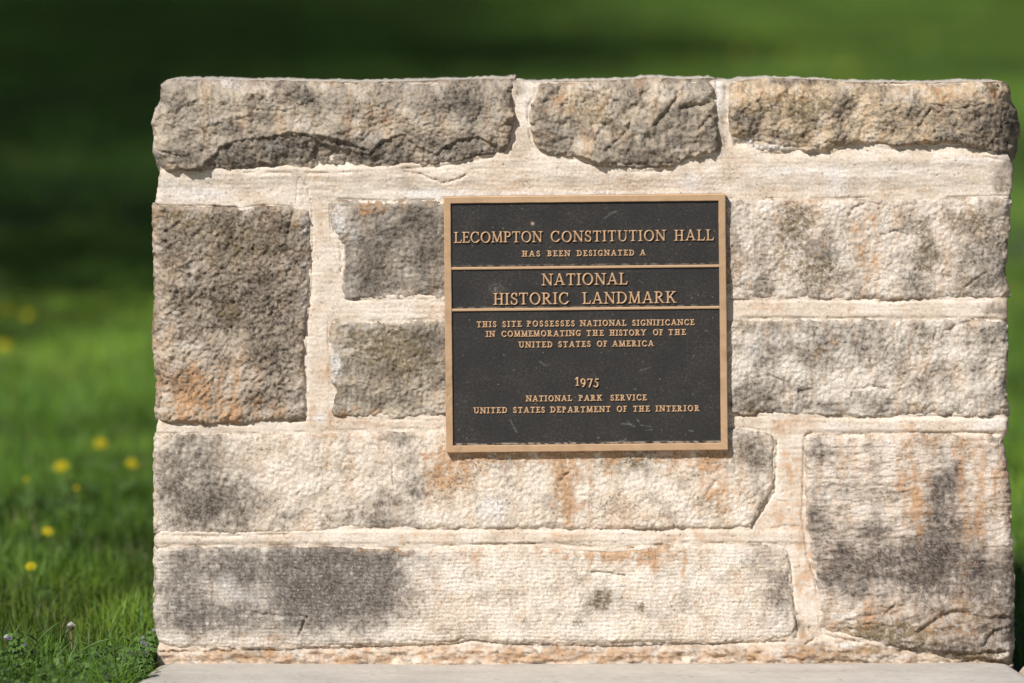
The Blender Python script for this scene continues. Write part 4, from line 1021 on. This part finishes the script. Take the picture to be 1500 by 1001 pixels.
DL = [(147, 648, 'brightest yellow dandelion, upper right of the lower trio left of the wall', .016), (90, 681, 'yellow dandelion at the left of the lower trio on the sunny lawn', .0165),
      (193, 677, 'yellow dandelion of the lower trio nearest the left edge of the wall', .014), (40, 460, 'yellow dandelion by the shade line at the far left of the lawn', .015),
      (9, 452, 'dull yellow dandelion cut by the left picture edge, at the shade line', .017), (6, 505, 'yellow dandelion on the left picture edge just below the shade line', .017),
      (70, 776, 'lone yellow dandelion low on the left lawn, level with the long mortar joint', .012), (45, 827, 'lowest yellow dandelion on the left lawn, deep in the grass', .011),
      (38, 700, 'half hidden yellow dandelion below and left of the lower trio', .006), (112, 712, 'faint yellow dandelion just under the lower trio', .006),
      (1085, 78, 'yellow dandelion far off above the joint right of the middle coping stone', .029), (1124, 66, 'distant yellow dandelion, highest of the three above the right coping stone', .029),
      (1163, 79, 'distant yellow dandelion, rightmost of the three close together above the coping', .025), (1240, 101, 'distant yellow dandelion just over the top of the right coping stone', .029),
      (1300, 46, 'distant dandelion high in the picture above the right coping stone', .020), (1412, 88, 'distant dandelion above the rounded right end of the coping', .018),
      (960, 34, 'distant dandelion in the bright band of lawn above the middle coping stone', .018), (1352, 62, 'distant yellow dandelion high above the right third of the right coping stone', .024), (1010, 92, 'distant yellow dandelion low over the middle coping stone, beside its right end', .024),
      (650, 72, 'dim dandelion in the shade above the left coping stone', .017)]
for i, (px, row, lb, r_) in enumerate(DL): dandelion(px, row, lb, .052, r_*1.15, i)

def weed_plant(px, row, y, hgt, label, seed, flowers=6, col=(.42, .28, .55)):
    """creeping mint-like weed: square stems with whorled scalloped leaves and small purple flowers"""
    rg = random.Random(seed)
    x, _, zt = wp(px, row, y)
    root = empty('purple_weed', (x, y, -.022), label, 'weed', 'small purple flowered weeds at the corner of the wall')
    H = zt+.022
    for s_ in range(3):
        top = Vector((rg.uniform(-.014, .014), rg.uniform(-.012, .004), H*(1 if s_ == 0 else rg.uniform(.6, .9))))
        V, F = tube((0, 0, 0), top, .0011, .0008, 5, rg.uniform(-.006, .006))
        st = link_mesh('stem', np.array(V), np.array(F), root, M_LEAF, True, solid_col(V, (.12, .13, .05)))
        V, F, C = [], [], []
        for lv in range(6):
            t = .35+.65*lv/5
            for q in range(4):
                a = q*1.57+lv*.8+rg.uniform(-.3, .3); rr = rg.uniform(.005, .009)
                c = top*t+Vector((math.cos(a), math.sin(a), 0))*rr
                pts, fs = fan_leaf(c.x, c.y, c.z, rr, math.cos(a)*.5, math.sin(a)*.5-.4, .9, a, 5, rg)
                o = len(V); V += pts; F += [(a_+o, b_+o, c_+o) for a_, b_, c_ in fs]; k = rg.uniform(.8, 1.25)
                C += [(.085*k, .155*k, .03*k)]*len(pts)
        link_mesh('leaf_cluster', np.array(V), np.array(F), root, M_LEAF, False, np.array(C))
        for q in range(flowers//3):
            c = top*rg.uniform(.85, 1.02)+Vector((rg.uniform(-.007, .007), -.006, rg.uniform(0, .005)))
            flower_head(c, rg.uniform(.0028, .0044), 5, (rg.uniform(-.4, .4), -1, .6), col, tuple(q*.9 for q in col), root, 'flower', rg, 1.0, .6)
    return root
for a in [(215, 936, -.03, 0, 'purple flowered weed pressed against the bottom left corner of the wall', 1, 6, (.42, .34, .52)),
          (178, 952, -.10, 0, 'leafy weed with dull purple flowers a little left of the wall corner', 2, 3, (.22, .15, .28)),
          (26, 930, -.12, 0, 'bright violet flowered weed near the left picture edge', 3, 3, (.24, .14, .40)),
          (228, 925, .02, 0, 'leafy weed leaning over the lower left edge of the wall', 4, 3, (.40, .30, .5)),
          (205, 968, -.16, 0, 'small leafy weed at the corner of the pavement slab', 5, 0, (.3, .2, .4)),
          (120, 975, -.20, 0, 'low leafy weed at the bottom edge between the seed head and the pavement', 6, 0, (.42, .3, .5))]:
    weed_plant(*a)

def seed_head(px, row, y, label, seed):
    rg = random.Random(seed); x, _, zt = wp(px, row, y); H = zt+.022
    root = empty('wilted_seed_head', (x, y, -.022), label, 'seed head')
    V, F = tube((0, 0, 0), (0, 0, H-.008), .0017, .0015, 6, .002)
    link_mesh('stem', np.array(V), np.array(F), root, M_LEAF, True, solid_col(V, (.28, .17, .10)))
    V, F = tube((0, 0, H-.010), (0, 0, H-.002), .0035, .0058, 9, 0)
    link_mesh('bud', np.array(V), np.array(F), root, M_LEAF, True, solid_col(V, (.10, .085, .05)))
    flower_head((0, 0, H-.003), .0105, 20, (0, -.3, 1), (.66, .64, .58), (.74, .72, .66), root, 'tuft', rg, .75, .35)
seed_head(104, 914, -.02, 'wilted whitish dandelion seed head on a brown stem in the grass left of the wall', 3)
seed_head(10, 932, .05, 'pale round seed head at the lower left picture edge', 7)

# long grass blades leaning in focus, one tuft object each
def long_blade(p0, p1, wd, seed):
    rg = random.Random(seed); a = Vector(p0); b = Vector(p1); V, F = [], []
    d = b-a; s = Vector((-d.z, 0, d.x)).normalized(); n = 9
    for k in range(n+1):
        t = k/n; c = a+d*t+Vector((0, -.01*math.sin(t*3.1), .16*d.length*math.sin(t*3.14)*.6)); w_ = wd*(1-t**3)*.5+.0002
        V += [tuple(c-s*w_+Vector((0, .0006, 0))), tuple(c+Vector((0, -.0007, 0))), tuple(c+s*w_+Vector((0, .0006, 0)))]
    for k in range(n):
        o = 3*k; F += [(o, o+1, o+4, o+3), (o+1, o+2, o+5, o+4)]
    return V, F
Vt, Ft = [], []
for i, (a, b, wd) in enumerate([((95, 972, -.06), (175, 934, -.08), .0042), ((40, 962, -.04), (90, 910, -.05), .0032), ((70, 985, -.12), (108, 938, -.10), .0034),
        ((25, 925, .02), (18, 892, .02), .0032), ((130, 965, 0), (132, 912, .02), .0034), ((55, 940, -.05), (30, 925, -.07), .003), ((150, 960, -.05), (118, 940, -.07), .003), ((84, 984, -.13), (138, 982, -.15), .003),
        ((8, 960, -.05), (38, 905, -.02), .003), ((190, 940, .05), (178, 930, .05), .0035), ((110, 960, .02), (114, 925, .04), .0045)]):
    V, F = long_blade(wp(*a), wp(*b), wd, i); o = len(Vt); Vt += V; Ft += [tuple(q+o for q in f) for f in F]
o = link_mesh('grass_tuft', np.array(Vt), np.array(Ft), None, M_GRASS, True, solid_col(Vt, (.10, .17, .035)))
tag(o, 'longer bent grass blades standing in focus at the lower left beside the wall', 'grass', kind='stuff')

# ------------------------------------------------------------------ trees (they stand left of the view and shade the lawn)
def tree_meshes(seed, H=13, R=4.6):
    rg = random.Random(seed); V, F = [], []
    def add(p0, p1, r0, r1, bend=0., n=9):
        v, f = tube(p0, p1, r0, r1, n, bend, 6); o = len(V); V.extend(v); F.extend([tuple(q+o for q in ff) for ff in f])
    fork = (rg.uniform(-.2, .2), rg.uniform(-.2, .2), H*.30)
    add((0, 0, -.1), (0, 0, .35), .42, .29); add((0, 0, .35), fork, .29, .22, .08)
    tips = []
    for k in range(7):
        a = k*.95+rg.uniform(-.2, .2); e = Vector((math.cos(a)*R*.55, math.sin(a)*R*.55, H*rg.uniform(.55, .8)))
        add(fork, e, .14, .06, rg.uniform(-.3, .3)); tips.append(e)
        for q in range(3):
            e2 = e+Vector((rg.uniform(-1, 1), rg.uniform(-1, 1), rg.uniform(.3, 1.2)))*R*.32; add(e, e2, .055, .02, rg.uniform(-.15, .15), 6); tips.append(e2)
    me_t = (np.array(V), np.array(F))
    r = np.random.default_rng(seed)
    nc = 125; d = r.normal(size=(nc, 3)); d /= np.linalg.norm(d, axis=1)[:, None]; rad = r.random(nc)**.45
    c = d*rad[:, None]*np.array([R, R, H*.34])*(1+.18*r.normal(size=nc))[:, None]; c[:, 2] += H*.64
    n = 250; P = (c[:, None]+r.normal(size=(nc, n, 3))*np.array([.62, .62, .42])).reshape(-1, 3); N = len(P)
    u = r.normal(size=(N, 3)); u /= np.linalg.norm(u, axis=1)[:, None]; w_ = r.normal(size=(N, 3)); v = np.cross(u, w_); v /= np.linalg.norm(v, axis=1)[:, None]
    s = r.uniform(.06, .11, N)[:, None]
    Q = np.stack([P-u*s, P-v*s*.6, P+u*s*1.1, P+v*s*.6], 1).reshape(-1, 3)
    Fq = np.arange(4*N).reshape(-1, 4)
    col = np.repeat(np.array([.055, .095, .02])*(1+.3*r.normal(size=N))[:, None].clip(.4, 1.7), 4, 0).clip(.01, .3)
    return me_t, (Q, Fq, col)
(tv, tf), (cv, cfq, cc) = tree_meshes(3)
proto = None
TREES = [(-9.9, 1.0, 1.0, .0), (-10.2, 7.2, 1.05, 1.1), (-9.8, 13.6, 1.0, 2.3), (-10.2, 20.4, 1.05, 3.1), (-9.8, 28.0, 1.1, 4.4), (-10.0, 37.0, 1.05, 5.5), (4.6, 33.5, 1.2, 2.9), (-3.9, 25.2, .60, .7), (-10.2, 46.0, 1.1, 1.9)]
TL = ['nearest leafy shade tree left of the lawn, closest to the wall', 'second shade tree along the left side of the lawn', 'middle shade tree of the row left of the lawn', 'fourth shade tree down the row beside the lawn',
      'fifth shade tree down the row, well behind the wall', 'farthest shade tree at the end of the lawn row', 'lone shade tree on the far right side of the lawn', 'small young tree standing alone nearest the middle of the lawn', 'last big shade tree, beyond the end of the row']
for i, (x, y, sc, rz) in enumerate(TREES):
    if i == 0:
        t = empty('shade_tree', (x, y, 0), TL[i], 'tree', 'shade trees along the left of the lawn'); proto = t
        link_mesh('trunk', tv, tf, t, M_BARK, True); link_mesh('crown', cv, cfq, t, M_LEAF, False, cc)
    else:
        t = proto.copy(); COL.objects.link(t); t['label'] = TL[i]
        for ch in list(proto.children):
            c_ = ch.copy(); COL.objects.link(c_); c_.parent = t
        t.location = (x, y, 0)
    t.rotation_euler = (0, 0, rz); t.scale = (sc, sc, sc)
